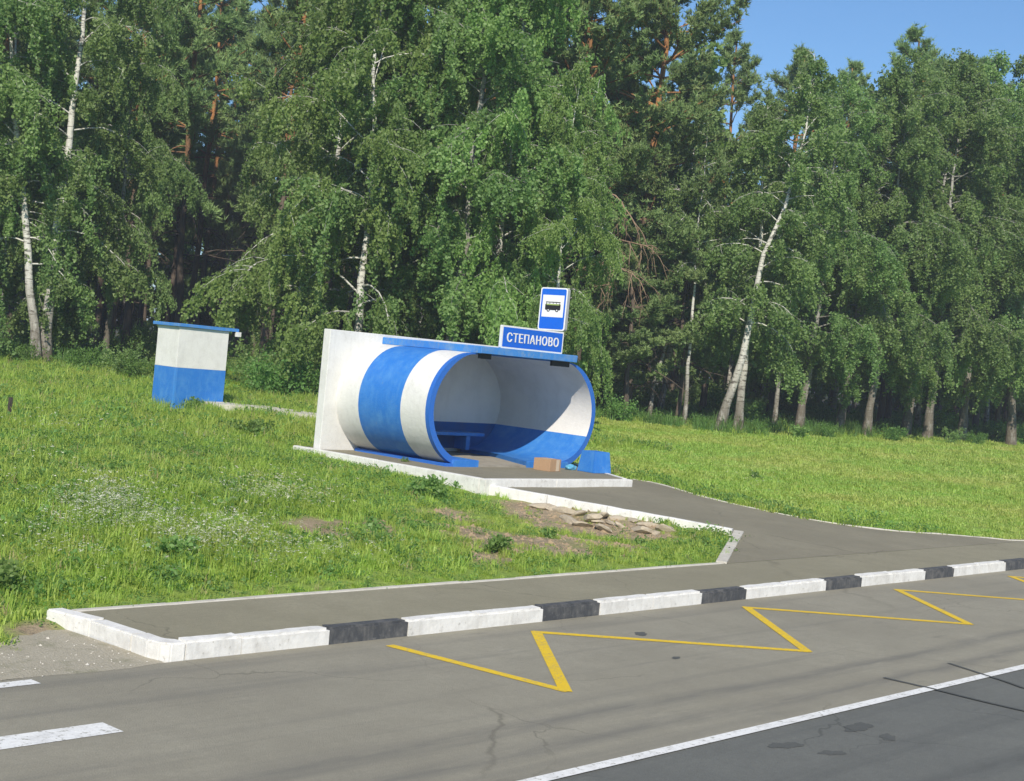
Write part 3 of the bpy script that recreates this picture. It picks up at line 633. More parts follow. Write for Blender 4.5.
def birch(H, cb, R, trunk=None, nprim=46, leaf=.10, per=36, r0=.17, dens=1.0, skew=(0, 0), topr=.25, face=None):
    T = Tubes()
    if trunk is None:
        zs = np.linspace(0, H, 14); wob_ = np.cumsum(rng.normal(0, .07, (14, 2)), 0); wob_[0] = 0
        trunk = np.column_stack([wob_+np.outer(zs/H, np.array(skew)), zs])
    else:
        trunk = np.array(trunk, float); zs = np.linspace(0, trunk[-1, 2], 16); trunk = np.column_stack([np.interp(zs, trunk[:, 2], trunk[:, 0]), np.interp(zs, trunk[:, 2], trunk[:, 1]), zs]); trunk[1:-1, :2] += rng.normal(0, .03, (14, 2))
        H = trunk[-1, 2]
    zs = trunk[:, 2]; rad = r0*(1-.97*(zs/H))**1.15+.006; rad[0] *= 1.6; rad[1] *= 1.05; trunk[0, 2] = -.35
    T.add(trunk, rad, 9)
    LP, LV = [], []
    for i in range(nprim):
        t = (i+rng.uniform(0, 1))/nprim; h = cb+(H*.99-cb)*t**.8
        k = np.interp(h, zs, np.arange(len(zs))); p, _ = along(trunk, k/(len(zs)-1))
        az = i*2.399+rng.normal(0, .4); prof_ = (np.sin(math.pi*(.16+.84*t)**.75)**.7)*(1-.35*t)+topr*.3
        L = R*prof_*rng.uniform(.6, 1.2)*(1 if face is None or t > .8 else 1-(.68 if face > -2.3 else .42)*max(0, math.cos(az-face))**.8); inc = math.radians(28+38*t+rng.normal(0, 9))
        d = np.array([math.cos(az)*math.cos(inc), math.sin(az)*math.cos(inc), math.sin(inc)])
        P = curve_pts(p, d, max(L, .5), 6, (0, 0, -1.0-.5*(1-t)), .09)
        rb = .22*np.interp(h, zs, rad)+.009; T.add(P, np.linspace(rb, .005, 7), 5)
        subs = [(P, .35)]
        for j in range(int(4+L*1.3)):
            q, tg = along(P, rng.uniform(.25, .97)); d2 = tg/np.linalg.norm(tg)+rng.normal(0, .75, 3); d2 /= np.linalg.norm(d2)
            S = curve_pts(q, d2, L*rng.uniform(.22, .5), 4, (0, 0, -.9), .12); subs.append((S, .1)); T.add(S, np.linspace(.009, .003, 5), 3)
        cv = rng.uniform(.1, .9)
        for S, t0 in subs:
            ln = np.linalg.norm(np.diff(S, axis=0), axis=1).sum(); nt = max(2, int(ln*6.2*dens))
            for j in range(nt):
                q, tg = along(S, rng.uniform(t0, 1)); d3 = tg/np.linalg.norm(tg)*.6+rng.normal(0, .55, 3)+np.array([0, 0, -.55]); d3 /= np.linalg.norm(d3)
                tl = rng.uniform(.35, 1.0)*(1.15-.45*t); W = curve_pts(q, d3, tl, 3, (0, 0, -1.7), .1)
                m = int(per*tl*rng.uniform(.7, 1.2)/.68)
                u = rng.uniform(.05, 1, m)*3; i0 = np.minimum(u.astype(int), 2); f_ = (u-i0)[:, None]
                LP.append(W[i0]*(1-f_)+W[i0+1]*f_+rng.normal(0, .055, (m, 3))); LV.append(np.full(m, cv+rng.normal(0, .12)))
    P = np.concatenate(LP); P = P; keep = P[:, 2] > .25; P = P[keep]; v = np.concatenate(LV)[keep]
    V, Fq, fv = leafquads(P, leaf, .5, .75, v); cm = npmesh('crown', V, Fq); fattr(cm, 'v', fv)
    return T.mesh('trunk'), cm, len(P)
def pine(H, cb, R, r0=.2, nwh=26, tuft=.21, nd=8, dead=10, skew=(0, 0), per=1.0):
    T = Tubes(); zs = np.linspace(0, H, 14); w2 = np.cumsum(rng.normal(0, .06, (14, 2)), 0); w2[0] = 0
    trunk = np.column_stack([w2+np.outer(zs/H, np.array(skew)), zs]); rad = r0*(1-.9*(zs/H))**.75+.015; rad[0] *= 1.25; trunk[0, 2] = -.35; T.add(trunk, rad, 9)
    TP, TD, TV = [], [], []
    for i in range(nwh):
        t = i/(nwh-1); h = cb+(H*.99-cb)*t; p, _ = along(trunk, h/H)
        for j in range(rng.integers(3, 6)):
            az = rng.uniform(0, 6.283); prof_ = np.interp(t, [0, .15, .5, .8, 1], [.65, .9, 1.0, .62, .16]); L = R*prof_*rng.uniform(.55, 1.15)
            inc = math.radians(-4+34*t+rng.normal(0, 9)); d = np.array([math.cos(az)*math.cos(inc), math.sin(az)*math.cos(inc), math.sin(inc)])
            P = curve_pts(p, d, L, 6, (0, 0, .35), .13); T.add(P, np.linspace(.022+.007*L, .007, 7), 5); cv = rng.uniform(.1, .9)
            for k in range(int(7+L*4.2)):
                q, tg = along(P, rng.uniform(.32, 1)); d2 = tg/np.linalg.norm(tg)*.8+rng.normal(0, .6, 3)*np.array([1, 1, .45])+np.array([0, 0, .15]); d2 /= np.linalg.norm(d2)
                S = curve_pts(q, d2, rng.uniform(.35, .95)*(.5+.25*L/ max(R, .1)*2), 3, (0, 0, .5), .12); T.add(S, np.linspace(.008, .003, 4), 3)
                m = int(13*per)
                u = rng.uniform(.15, 1, m)*3; i0 = np.minimum(u.astype(int), 2); f_ = (u-i0)[:, None]; dd = S[i0+1]-S[i0]; dd /= np.linalg.norm(dd, axis=1)[:, None]
                TP.append(S[i0]*(1-f_)+S[i0+1]*f_+rng.normal(0, .07, (m, 3))); TD.append(dd*.5+np.array([0, 0, .6])+rng.normal(0, .35, (m, 3))); TV.append(np.full(m, cv))
    for i in range(dead):
        h = rng.uniform(min(1.8, cb*.4), max(cb+2.5, 2.5)); p, _ = along(trunk, h/H); az = rng.uniform(0, 6.283); P = curve_pts(p, (math.cos(az), math.sin(az), .05), rng.uniform(1.2, 3.2), 6, (0, 0, -.8), .16); T.add(P, np.linspace(.035, .008, 7), 4)
        for k in range(6): q, tg = along(P, rng.uniform(.3, 1)); T.add(curve_pts(q, tg/np.linalg.norm(tg)+rng.normal(0, .6, 3)+np.array([0, 0, -.3]), rng.uniform(.3, .9), 3, (0, 0, -.6), .15), np.linspace(.012, .004, 4), 3)
    P = np.concatenate(TP); D = np.concatenate(TD); D /= np.linalg.norm(D, axis=1)[:, None]; v = np.concatenate(TV); n = len(P)
    A = rng.normal(size=(n, nd, 3))*.62+D[:, None, :]; A /= np.linalg.norm(A, axis=2)[:, :, None]; ln = tuft*rng.uniform(.6, 1.1, (n, nd, 1))
    C_ = np.cross(A, rng.normal(size=(n, nd, 3))); C_ /= np.linalg.norm(C_, axis=2)[:, :, None]+1e-9; b0 = P[:, None, :]
    V = np.stack([b0+C_*.028, b0-C_*.028, b0+A*ln], 2).reshape(-1, 3); Fq = np.arange(n*nd*3).reshape(-1, 3)
    cm = npmesh('crown', V, Fq); fattr(cm, 'v', np.clip(np.repeat(v, nd)+rng.normal(0, .2, n*nd), 0, 1)); return T.mesh('trunk'), cm, n
NL = 0
def proto(kind, leafmat, *a, **k):
    global NL
    if kind == 'birch': tr, cr, n = birch(*a, **k); tr.materials.append(M['birchbark'])
    else: tr, cr, n = pine(*a, **k); tr.materials.append(M['pinebark'])
    cr.materials.append(M[leafmat]); NL += len(cr.polygons); return tr, cr
def tree(name, pr, x, y, label, cat, s=1.0, rz=None, tilt=(0, 0), group=None, sz=None):
    t = empty(name, (x, y, gz(x, y)-.03), rng.uniform(0, 6.28) if rz is None else rz); t.rotation_euler = (tilt[0], tilt[1], t.rotation_euler[2]); t.scale = (s, s, sz or s)
    link('trunk', pr[0], None, t); link('crown', pr[1], None, t); return tag(t, label, cat, group)
def base(px, D):
    """ground point at depth D in image column px near the forest foot"""
    y = np.interp(px, [-100, 0, 40, 300, 700, 1000, 1100], [352, 360, 365, 385, 428, 434, 438]); q = at_d(px, y, D); return q[0], q[1]
def trunk_px(pts, D, H):
    """trunk polyline through image points at depth D, carried on to height H; local to its base"""
    Q = np.array([at_d(px, py, D) for px, py in pts]); z0 = gz(Q[0, 0], Q[0, 1]); L = Q-np.array([Q[0, 0], Q[0, 1], z0]); L[0, 2] = 0
    if L[-1, 2] < H: d = (L[-1]-L[-2])/(L[-1, 2]-L[-2, 2]); d[:2] *= .5; L = np.vstack([L, L[-1]+d*(H-L[-1, 2])])
    return (Q[0, 0], Q[0, 1]), L
P1 = proto('birch', 'birchleaf', 18.0, 3.0, 3.6, nprim=50)
P2 = proto('birch', 'birchleaf', 17.0, 2.4, 4.1, nprim=48, skew=(.6, .3))
P3 = proto('birch', 'brightleaf', 15.5, 1.0, 4.3, nprim=48, per=35, leaf=.105)
P4 = proto('birch', 'birchleaf', 17.5, 1.2, 4.3, nprim=50, per=35)
P5 = proto('birch', 'birchleaf', 17.5, 3.3, 4.0, nprim=50, per=35, skew=(-.4, .2))
P6 = proto('birch', 'birchleaf', 17.0, 3.7, 3.8, nprim=48, per=35, skew=(.5, .5))
for p_ in (P5, P6, P1): p_[0].materials.clear(); p_[0].materials.append(M['birchshade'])
Q1 = proto('pine', 'needle', 22.0, 3.6, 5.2, r0=.20, nwh=32, skew=(.7, -.3), dead=24)
Q2 = proto('pine', 'needle', 21.0, 5.0, 4.8, r0=.19, nwh=29, dead=14)
Q3 = proto('pine', 'needle', 9.0, 2.6, 2.6, r0=.10, nwh=12, dead=6)
BP = proto('pine', 'needle', 20.0, 7.0, 3.4, r0=.16, nwh=13, nd=8, tuft=.34, dead=8, per=.5)
BB = proto('birch', 'birchleaf', 17.0, 2.8, 3.6, nprim=32, leaf=.24, per=10, r0=.12)
BF = proto('birch', 'birchleaf', 13.0, .5, 4.2, nprim=34, leaf=.34, per=7, r0=.12)
# trees with a trunk path of their own
(bx_, by_), L = trunk_px([(37, 367), (30, 290), (25, 230), (20, 160), (15, 100), (10, 40), (7, 0)], 48, 18.5)
tree('birch_tree', proto('birch', 'birchleaf', 18, 2.6, 2.9, trunk=L, face=-2.1, r0=.15, nprim=40, per=34), bx_, by_, 'slender birch with white trunk nearest the left edge of the picture', 'tree', rz=0)
(bx_, by_), L = trunk_px([(45, 366), (50, 300), (55, 240), (66, 160), (75, 90), (83, 20), (86, -10)], 48.4, 18.5)
tree('birch_tree', proto('birch', 'birchleaf', 18, 1.4, 3.5, trunk=L, face=-2.1, r0=.19, nprim=44, per=34), bx_, by_, 'thick white birch with drooping foliage left of the booth', 'tree', rz=0)
(bx_, by_), L = trunk_px([(718, 433), (732, 392), (743, 355), (752, 310), (762, 262), (783, 212), (806, 130), (812, 85), (815, 52)], 56, 14.6)
tree('birch_tree', proto('birch', 'birchleaf', 17, 3.9, 3.0, trunk=L, face=-2.5, r0=.17, nprim=46, per=32), bx_, by_, 'leaning thick-based birch with long white trunk right of the shelter', 'tree', rz=0)
(bx_, by_), L = trunk_px([(739, 421), (742, 385), (745, 350), (754, 300), (762, 240), (763, 180), (766, 130), (768, 105)], 57.5, 12.8)
tree('birch_tree', proto('birch', 'birchleaf', 17, 3.6, 2.9, trunk=L, face=-2.5, r0=.17, nprim=40, per=32), bx_, by_, 'straight birch close behind the leaning birch', 'tree', rz=0)
(bx_, by_), L = trunk_px([(650, 402), (656, 375), (663, 350), (668, 335), (676, 300)], 59, 10)
tree('birch_tree', proto('birch', 'birchleaf', 9, 5.0, 1.6, trunk=L, r0=.085, nprim=16, per=20), bx_, by_, 'thin tilted birch sapling between the shelter and the bare pine trunk', 'tree', rz=0)
(bx_, by_), L = trunk_px([(684, 416), (687, 380), (690, 340), (693, 300)], 57, 12)
tree('birch_tree', proto('birch', 'birchleaf', 11, 5.5, 1.7, trunk=L, r0=.085, nprim=16, per=20), bx_, by_, 'thin upright birch with white trunk just right of the bare pine trunk', 'tree', rz=0)
(bx_, by_), L = trunk_px([(776, 405), (781, 370), (787, 345), (792, 315), (797, 280)], 63, 13)
tree('birch_tree', proto('birch', 'birchleaf', 13, 4.5, 1.9, trunk=L, r0=.10, nprim=20, per=20), bx_, by_, 'slim slanted birch directly right of the leaning birch', 'tree', rz=0)
specs = [  # column px, depth, prototype, scale, z scale, label
 ('birch_tree', P2, -62, 47.5, 1.0, 1.05, 'birch cut off by the left edge of the picture', 'tree'),
 ('birch_tree', P1, 104, 52, .6, .95, 'birch with hanging twigs between the thick birch and the dark gap', 'tree'),
 ('birch_tree', P4, 310, 48.5, .80, 1.0, 'leafy birch at the right side of the dark gap above the footpath', 'tree'),
 ('birch_tree', P3, 350, 46, .9, 1.08, 'dense birch rising behind the white end of the shelter', 'tree'),
 ('birch_tree', P4, 382, 48, 1.0, 1.05, 'dense birch rising behind the blue band of the shelter', 'tree'),
 ('birch_tree', P1, 438, 46.5, 1.08, 1.0, 'dense birch rising behind the middle of the shelter roof', 'tree'),
 ('birch_tree', P3, 488, 47.5, .8, 1.1, 'dense birch rising behind the name board', 'tree'),
 ('birch_tree', P3, 548, 45.5, .52, .74, 'shorter bright green birch just behind the bus pictogram sign', 'tree'),
 ('pine_tree', BP, 172, 64, 1.0, 1.0, 'pine with orange upper trunk inside the dark gap above the booth', 'tree'),
 ('pine_tree', BP, 262, 56, 1.0, 1.0, 'pine with orange upper trunk at the right side of the dark gap', 'tree'),
 ('pine_tree', Q1, 574, 57, 1.0, 1.0, 'tall pine with orange upper trunk left of the open sky', 'tree'),
 ('pine_tree', Q2, 624, 59, .95, 1.02, 'tall pine reaching highest beside the open sky', 'tree'),
 ('pine_tree', Q3, 676, 58.5, .95, .95, 'young pine with bare grey trunk and dense pads between shelter and leaning birch', 'tree'),
 ('pine_tree', Q3, 622, 57, 1.0, .8, 'low young pine just right of the shelter', 'tree'),
 ('birch_tree', P5, 799, 62, .98, .88, 'dark-based birch second right of the leaning birch', 'tree'),
 ('birch_tree', P6, 838, 64, .98, .94, 'birch under the highest treetop in the middle of the right stand', 'tree'),
 ('birch_tree', P5, 867, 63, .98, .96, 'birch with straight pale foot in the middle of the right stand', 'tree'),
 ('birch_tree', P6, 905, 66, 1.1, 1.02, 'birch between the straight pale foot and the spotted trunk', 'tree'),
 ('birch_tree', P5, 928, 65, 1.05, .99, 'birch with spotted white trunk in the right stand', 'tree'),
 ('birch_tree', P6, 962, 68, 1.08, 1.06, 'birch just left of the orange pine trunks', 'tree'),
 ('pine_tree', BP, 994, 73, .8, .8, 'left one of the two orange pine trunks at the right edge', 'tree'),
 ('pine_tree', BP, 1009, 75, .8, .8, 'right one of the two orange pine trunks at the right edge', 'tree'),
 ('birch_tree', P5, 1012, 69, 1.15, 1.07, 'birch crown filling the top right above the orange pine trunks', 'tree'),
 ('birch_tree', P6, 1058, 68, 1.1, 1.1, 'birch cut off by the right edge of the picture', 'tree')]
for nm, pr, px, D, s, sz, lab, cat in specs:
    x, y = base(px, D); tree(nm, pr, x, y, lab, cat, s, None, (rng.normal(0, .02), rng.normal(0, .02)), None, sz)
# bare drooping limbs of the pine just right of the bus sign
pt = [o for o in bpy.data.objects if o.get('label', '').startswith('tall pine with orange upper trunk left of')][0]; bpy.context.view_layer.update()
mlimb = paint('dead_pine_limb', (.30, .21, .145), (.2, .14, .1), .5, rough=.9)
for path_, r0_ in (([(585, 268), (600, 262), (618, 266), (632, 274), (643, 284)], .055), ([(588, 245), (605, 239), (625, 241), (652, 247)], .045), ([(598, 190), (615, 195), (627, 210), (636, 226)], .045), ([(590, 320), (604, 300), (612, 285), (607, 268)], .035)):
    T = Tubes(); A = np.array([at_d(px, py, 53.2-.02*(px-590)) for px, py in path_]); n_ = 4*(len(A)-1)+1; u_ = np.linspace(0, len(A)-1, n_); Pm = np.column_stack([np.interp(u_, np.arange(len(A)), A[:, k]) for k in range(3)])+rng.normal(0, .025, (n_, 3))
    Pm = np.vstack([at_d(574, path_[0][1]+4, 56.5), Pm]); T.add(Pm, np.linspace(r0_, .014, len(Pm)), 6)
    for k in range(9):
        q, tg = along(Pm, rng.uniform(.35, 1)); W = curve_pts(q, tg/np.linalg.norm(tg)*.6+rng.normal(0, .4, 3)+np.array([0, 0, -.3]), rng.uniform(.6, 1.9), 6, (0, 0, -1.6), .14); T.add(W, np.linspace(.02, .006, 7), 4)
        for j in range(3): q2, t2_ = along(W, rng.uniform(.3, 1)); T.add(curve_pts(q2, t2_/np.linalg.norm(t2_)+rng.normal(0, .5, 3), rng.uniform(.3, .7), 3, (0, 0, -.8), .15), np.linspace(.01, .004, 4), 3)
    ol = link('dead_limb', T.mesh('dead_limb'), mlimb, pt); ol.matrix_parent_inverse = pt.matrix_world.inverted()
# the wood behind
r2 = np.random.default_rng(5); placed = []; hs_ = {}
for k in range(900):
    px = r2.uniform(-170, 1200); D = r2.uniform(53, 98)
    dmin = np.interp(px, [-170, 120, 200, 420, 560, 720, 1200], [53, 54, 55, 53, 62, 66, 74])
    if D < dmin or (140 < px < 250 and D < 70): continue
    x, y = base(px, D)
    if any((x-a)**2+(y-c)**2 < 3.0**2 for a, c in placed): continue
    placed.append((x, y)); hs_[(x, y)] = .76 if px > 680 else 1.0
    if len(placed) > 120: break
for px in np.arange(-230, 1290, 21):      # closed rear rank of the wood
    x, y = base(px+r2.normal(0, 6), 104+r2.uniform(-7, 12)+.012*max(0, px-600)); tree('forest_tree', BF, x, y, 'dense bushy tree in the dim rear rank of the wood', 'tree', r2.uniform(.85, 1.15), None, (0, 0), 'rear rank of the wood')
for x, y in placed:
    pr = (BP, BB, BP)[r2.integers(0, 3)]
    if 31 < math.degrees(math.atan2(x, y)) < 38: pr = BP; s = r2.uniform(.82, 1.0)*1.06*hs_[(x, y)]
    tree('forest_tree', pr, x, y, 'slim shaded tree standing deep in the wood behind the front trees', 'tree', s, None, (r2.normal(0, .025), r2.normal(0, .025)), 'trees deep in the wood')
# ------------------------------------------------------------------ shrubs at the forest foot
def shrubmesh(n, R, H, leaf, stems=9):
    T = Tubes(); LP, LV = [], []
    for i in range(stems):
        az = rng.uniform(0, 6.28); sp = rng.uniform(.05, .7); P = curve_pts((rng.normal(0, R*.2), rng.normal(0, R*.2), -.1), (math.cos(az)*sp, math.sin(az)*sp, 1), H*rng.uniform(.6, 1.05), 5, (math.cos(az)*.4, math.sin(az)*.4, -.3), .12); T.add(P, np.linspace(.016, .004, 6), 4); cv = rng.uniform(.1, .9)
        for j in range(n//stems//14):
            q, _ = along(P, rng.uniform(.15, 1)); c_ = q+rng.normal(0, R*.28, 3)*np.array([1, 1, .6]); LP.append(c_+rng.normal(0, .10*max(R, .5), (14, 3))); LV.append(np.full(14, cv))
    P = np.concatenate(LP); v = np.concatenate(LV); k = P[:, 2] > .03; V, Fq, fv = leafquads(P[k], leaf, .1, .7, v[k]); me = npmesh('foliage', V, Fq); fattr(me, 'v', fv); return T.mesh('stems'), me
def shrubproto(mat, *a, **k):
    s, f_ = shrubmesh(*a, **k); s.materials.append(M['stem']); f_.materials.append(M[mat]); return s, f_
SB = [shrubproto('shrubleaf', 2600, 1.0, 1.7, .10), shrubproto('birchleaf', 2200, .8, 2.2, .09)]
WD = [shrubproto('weedleaf', 700, .28, .55, .075, stems=7), shrubproto('weedleaf', 500, .22, .38, .085, stems=6)]
def bush(name, pr, x, y, s, label, cat, group=None, sz=None):
    t = empty(name, (x, y, gz(x, y)-.02), rng.uniform(0, 6.28)); t.scale = (s, s, sz or s); link('stems', pr[0], None, t); link('foliage', pr[1], None, t); return tag(t, label, cat, group)
r3 = np.random.default_rng(3)
for px, D, k, s, lab in [(20, 46.5, 0, .6, 'low shrub left of the two white birch trunks'), (85, 47, 0, .65, 'low shrub right of the two white birch trunks'), (112, 45, 1, .7, 'shrub nearest the booth on its left'), (140, 44.5, 0, .6, 'low spreading shrub directly left of the booth'),
 (252, 45, 1, .95, 'tall leafy shrub right of the booth behind the footpath'), (270, 43.5, 0, .95, 'broad leafy shrub left of the white back wall'), (300, 44, 0, .8, 'shrub peeping out beside the white back wall'),
 (620, 54, 0, .7, 'low shrub behind the right rim of the shelter'), (700, 57, 0, .4, 'low shrub just left of the leaning birch foot'), (756, 57, 0, .42, 'low shrub just right of the leaning birch foot'), (828, 60, 0, .45, 'low shrub between the dark-based birch and the straight pale foot'), (893, 62, 0, .5, 'low shrub left of the spotted white trunk'), (950, 64, 1, .45, 'shrub right of the spotted white trunk'), (975, 66, 0, .45, 'shrub at the foot of the orange pine trunks')]:
    x, y = base(px, D); bush('shrub', SB[k], x, y, s, lab, 'shrub')
for k in range(55):
    px = r3.uniform(-60, 1080); D = np.interp(px, [-60, 150, 420, 560, 720, 1080], [51, 52, 51, 60, 63, 71])+r3.uniform(0, 14); x, y = base(px, D)
    bush('shrub', SB[int(r3.integers(0, 2))], x, y, r3.uniform(.6, 1.1), 'dim understorey shrub among the shaded trunks', 'shrub', 'understorey shrubs in the wood')
def ground_px(px, py, z=.4):
    for _ in range(40): q = at_z(px, py, z); z = .6*z+.4*gz(q[0], q[1])
    return q
for px, py, k, s, lab in [(425, 498, 0, .95, 'dark green bushy weed at the front corner of the platform'), (497, 552, 0, .62, 'bright leafy weed in the middle of the bare bank'), (552, 538, 1, .62, 'small weed among the broken stones'),
 (338, 470, 1, .5, 'small weed against the left platform kerb'), (245, 436, 0, .9, 'dark weed clump in the meadow left of the shelter'), (268, 434, 1, 1.3, 'dark broad weed nearest the white back wall'), (225, 432, 1, 1.0, 'dark weed below the right corner of the booth'), (193, 408, 0, .8, 'green weed against the front of the booth'),
 (4, 590, 0, .7, 'bright weed at the left edge above the shoulder'), (372, 530, 1, .7, 'low weed in the middle of the meadow slope'), (180, 560, 0, .7, 'broad weed in the lower left meadow'), (640, 545, 1, .5, 'small weed on the narrow lawn tip beside the pavement'), (572, 560, 1, .4, 'tiny weed at the pavement edging'), (700, 545, 1, .6, 'grassy weed near the pointed lawn corner'), (405, 463, 1, .16, 'tiny plant growing at the foot of the barrel'), (411, 425, 0, .01, ''), (757, 478, 1, .7, 'white flowering weed beside the bend of the path'), (800, 438, 0, 1.3, 'dark weed at the foot of the dark-based birch')]:
    if not lab: continue
    q = ground_px(px, py); o = bush('weed', WD[k], q[0], q[1], s, lab, 'weed')
    if px == 405: o.location.x, o.location.y, o.location.z = 19.3, 19.9, ZP; o.scale = (.35, .35, .35)

# ------------------------------------------------------------------ grass, flowers (instanced tufts)
def tuft(name, nb, h, spread, wd, mat, lean=.5):
    V, Fc, fv = [], [], []
    for i in range(nb):
        a = rng.uniform(0, 6.28); rr_ = spread*math.sqrt(rng.uniform(0, 1)); bx0 = np.array([rr_*math.cos(a), rr_*math.sin(a), -.03]); hh = h*rng.uniform(.45, 1.1)
        az = rng.uniform(0, 6.28); ln = rng.uniform(.1, 1)*lean; d = np.array([math.cos(az), math.sin(az), 0]); c_ = np.array([-d[1], d[0], 0])*wd*rng.uniform(.6, 1.2)
        p1 = bx0+np.array([0, 0, hh*.6])+d*hh*ln*.3; p2 = bx0+np.array([0, 0, hh*(1-.25*ln)])+d*hh*ln*.95; o = len(V)
        V += [bx0-c_, bx0+c_, p1+c_*.8, p1-c_*.8, p2]; Fc += [[o, o+1, o+2, o+3], [o+3, o+2, o+4]]; v = rng.uniform(0, 1); fv += [v, v]
    me = npmesh(name, V, Fc); fattr(me, 'v', fv); me.materials.append(M[mat]); return bpy.data.objects.new(name, me)
def herb(name, n, h, spread, leaf, mat):
    P = np.column_stack([rng.normal(0, spread, n), rng.normal(0, spread, n), rng.uniform(.02, h, n)]); V, Fq, fv = leafquads(P, leaf, -.1, .6); me = npmesh(name, V, Fq); fattr(me, 'v', fv); me.materials.append(M[mat]); return bpy.data.objects.new(name, me)
def flower(name, h, nfl, size, spread):
    V, Fc, fv, mi = [], [], [], []
    for i in range(nfl):
        x0, y0 = rng.normal(0, spread, 2); hh = h*rng.uniform(.7, 1.1); o = len(V); V += [(x0*.6-.004, y0*.6, -.02), (x0*.6+.004, y0*.6, -.02), (x0, y0, hh)]; Fc.append([o, o+1, o+2]); fv.append(.5); mi.append(1)
        for k in range(5):
            ox, oy = rng.normal(0, size*.7, 2); s = size*rng.uniform(.4, .8); o = len(V); zz_ = hh+rng.normal(0, size*.3); V += [(x0+ox-s, y0+oy, zz_), (x0+ox, y0+oy-s, zz_+rng.normal(0, s*.4)), (x0+ox+s, y0+oy, zz_), (x0+ox, y0+oy+s, zz_+rng.normal(0, s*.4))]; Fc.append([o, o+1, o+2, o+3]); fv.append(rng.uniform(0, 1)); mi.append(0)
    me = npmesh(name, V, Fc, mats=mi); fattr(me, 'v', fv); me.materials.append(M['petal']); me.materials.append(M['grass']); return bpy.data.objects.new(name, me)
def scatter(name, label, pts, rots, scl, idx, protos):
    me = npmesh(name, pts, np.zeros((0, 3), int)) if False else bpy.data.meshes.new(name)
    me.vertices.add(len(pts)); me.vertices.foreach_set('co', np.asarray(pts, np.float32).ravel())
    a = me.attributes.new('rot', 'FLOAT_VECTOR', 'POINT'); a.data.foreach_set('vector', np.asarray(rots, np.float32).ravel())
    a = me.attributes.new('scl', 'FLOAT_VECTOR', 'POINT'); a.data.foreach_set('vector', np.asarray(scl, np.float32).ravel())
    a = me.attributes.new('idx', 'INT', 'POINT'); a.data.foreach_set('value', np.asarray(idx, np.int32))
    o = bpy.data.objects.new(name, me); COL.objects.link(o)
    g = bpy.data.node_groups.new(name+'_scatter', 'GeometryNodeTree'); g.interface.new_socket('Geometry', in_out='INPUT', socket_type='NodeSocketGeometry'); g.interface.new_socket('Geometry', in_out='OUTPUT', socket_type='NodeSocketGeometry')
    gi = g.nodes.new('NodeGroupInput'); go = g.nodes.new('NodeGroupOutput'); ip = g.nodes.new('GeometryNodeInstanceOnPoints'); jn = g.nodes.new('GeometryNodeJoinGeometry')
    for p in reversed(protos):
        oi = g.nodes.new('GeometryNodeObjectInfo'); oi.inputs['Object'].default_value = p; oi.inputs['As Instance'].default_value = True; g.links.new(oi.outputs['Geometry'], jn.inputs[0])
    def na(nm, dt): q = g.nodes.new('GeometryNodeInputNamedAttribute'); q.data_type = dt; q.inputs['Name'].default_value = nm; return q.outputs[0]
    g.links.new(gi.outputs[0], ip.inputs['Points']); g.links.new(jn.outputs[0], ip.inputs['Instance']); ip.inputs['Pick Instance'].default_value = True
    g.links.new(na('idx', 'INT'), ip.inputs['Instance Index']); g.links.new(na('rot', 'FLOAT_VECTOR'), ip.inputs['Rotation']); g.links.new(na('scl', 'FLOAT_VECTOR'), ip.inputs['Scale'])
    g.links.new(ip.outputs[0], go.inputs[0]); md = o.modifiers.new('scatter', 'NODES'); md.node_group = g
    return tag(o, label, None, None, 'stuff')
def clear_of_hard(X, Y, m=0.0):
    k = Y > 11.52+m
    k |= (X < 6.95) & (Y > 10.76+.09*np.sin(X*3)+.7*sstep(6.2, 7.0, X))
    k &= ~inpoly(X, Y, PATH_POLY); k &= ~((X > 18.62) & (X < 24.5) & (Y > 17.15) & (Y < 22.5))
    dx, dy = rq-rp; L2 = dx*dx+dy*dy; t = np.clip(((X-rp[0])*dx+(Y-rp[1])*dy)/L2, 0, 1); k &= np.hypot(X-rp[0]-t*dx, Y-rp[1]-t*dy) > .1
    k &= ~((X > 20.93) & (X < 22.6) & (Y > 29.85) & (Y < 31.1)); return k
def infront(X, Y, Z):
    d = np.stack([X, Y, Z-EYE], -1); dep = d@_F; u = CX+FPX*(d@_R)/np.maximum(dep, .1); return (dep > 2) & (u > -190) & (u < 1214)
def field(x0, x1, y0, y1, dens):
    n = int((x1-x0)*(y1-y0)*dens); X = rng.uniform(x0, x1, n); Y = rng.uniform(y0, y1, n); k = clear_of_hard(X, Y); X, Y = X[k], Y[k]; Z = terrain(X, Y); k = infront(X, Y, Z); return X[k], Y[k], Z[k]
G = [tuft('grass_tuft', 26, .21, .14, .0085, 'grass', .95), tuft('grass_tuft', 22, .32, .13, .008, 'grass', .95), tuft('grass_tuft', 30, .15, .16, .010, 'grass', 1.0), herb('herb_leaf', 30, .17, .10, .055, 'shrubleaf'),
     tuft('dry_tuft', 14, .30, .12, .005, 'drygrass', .8), tuft('mown_tuft', 36, .075, .19, .013, 'mown', 1.2), tuft('tall_tuft', 22, .6, .16, .011, 'shrubleaf', .8), herb('clover_leaf', 34, .12, .14, .05, 'shrubleaf')]
XX, YY, ZZ, KK, SS = [], [], [], [], []
def lay(X, Y, Z, idx, s):
    XX.append(X); YY.append(Y); ZZ.append(Z); KK.append(idx); SS.append(s)
def lush(X, Y): return .5+.5*np.sin(X*.9+1.1*np.sin(Y*.7))*np.sin(Y*1.1+.8*np.sin(X*.6))
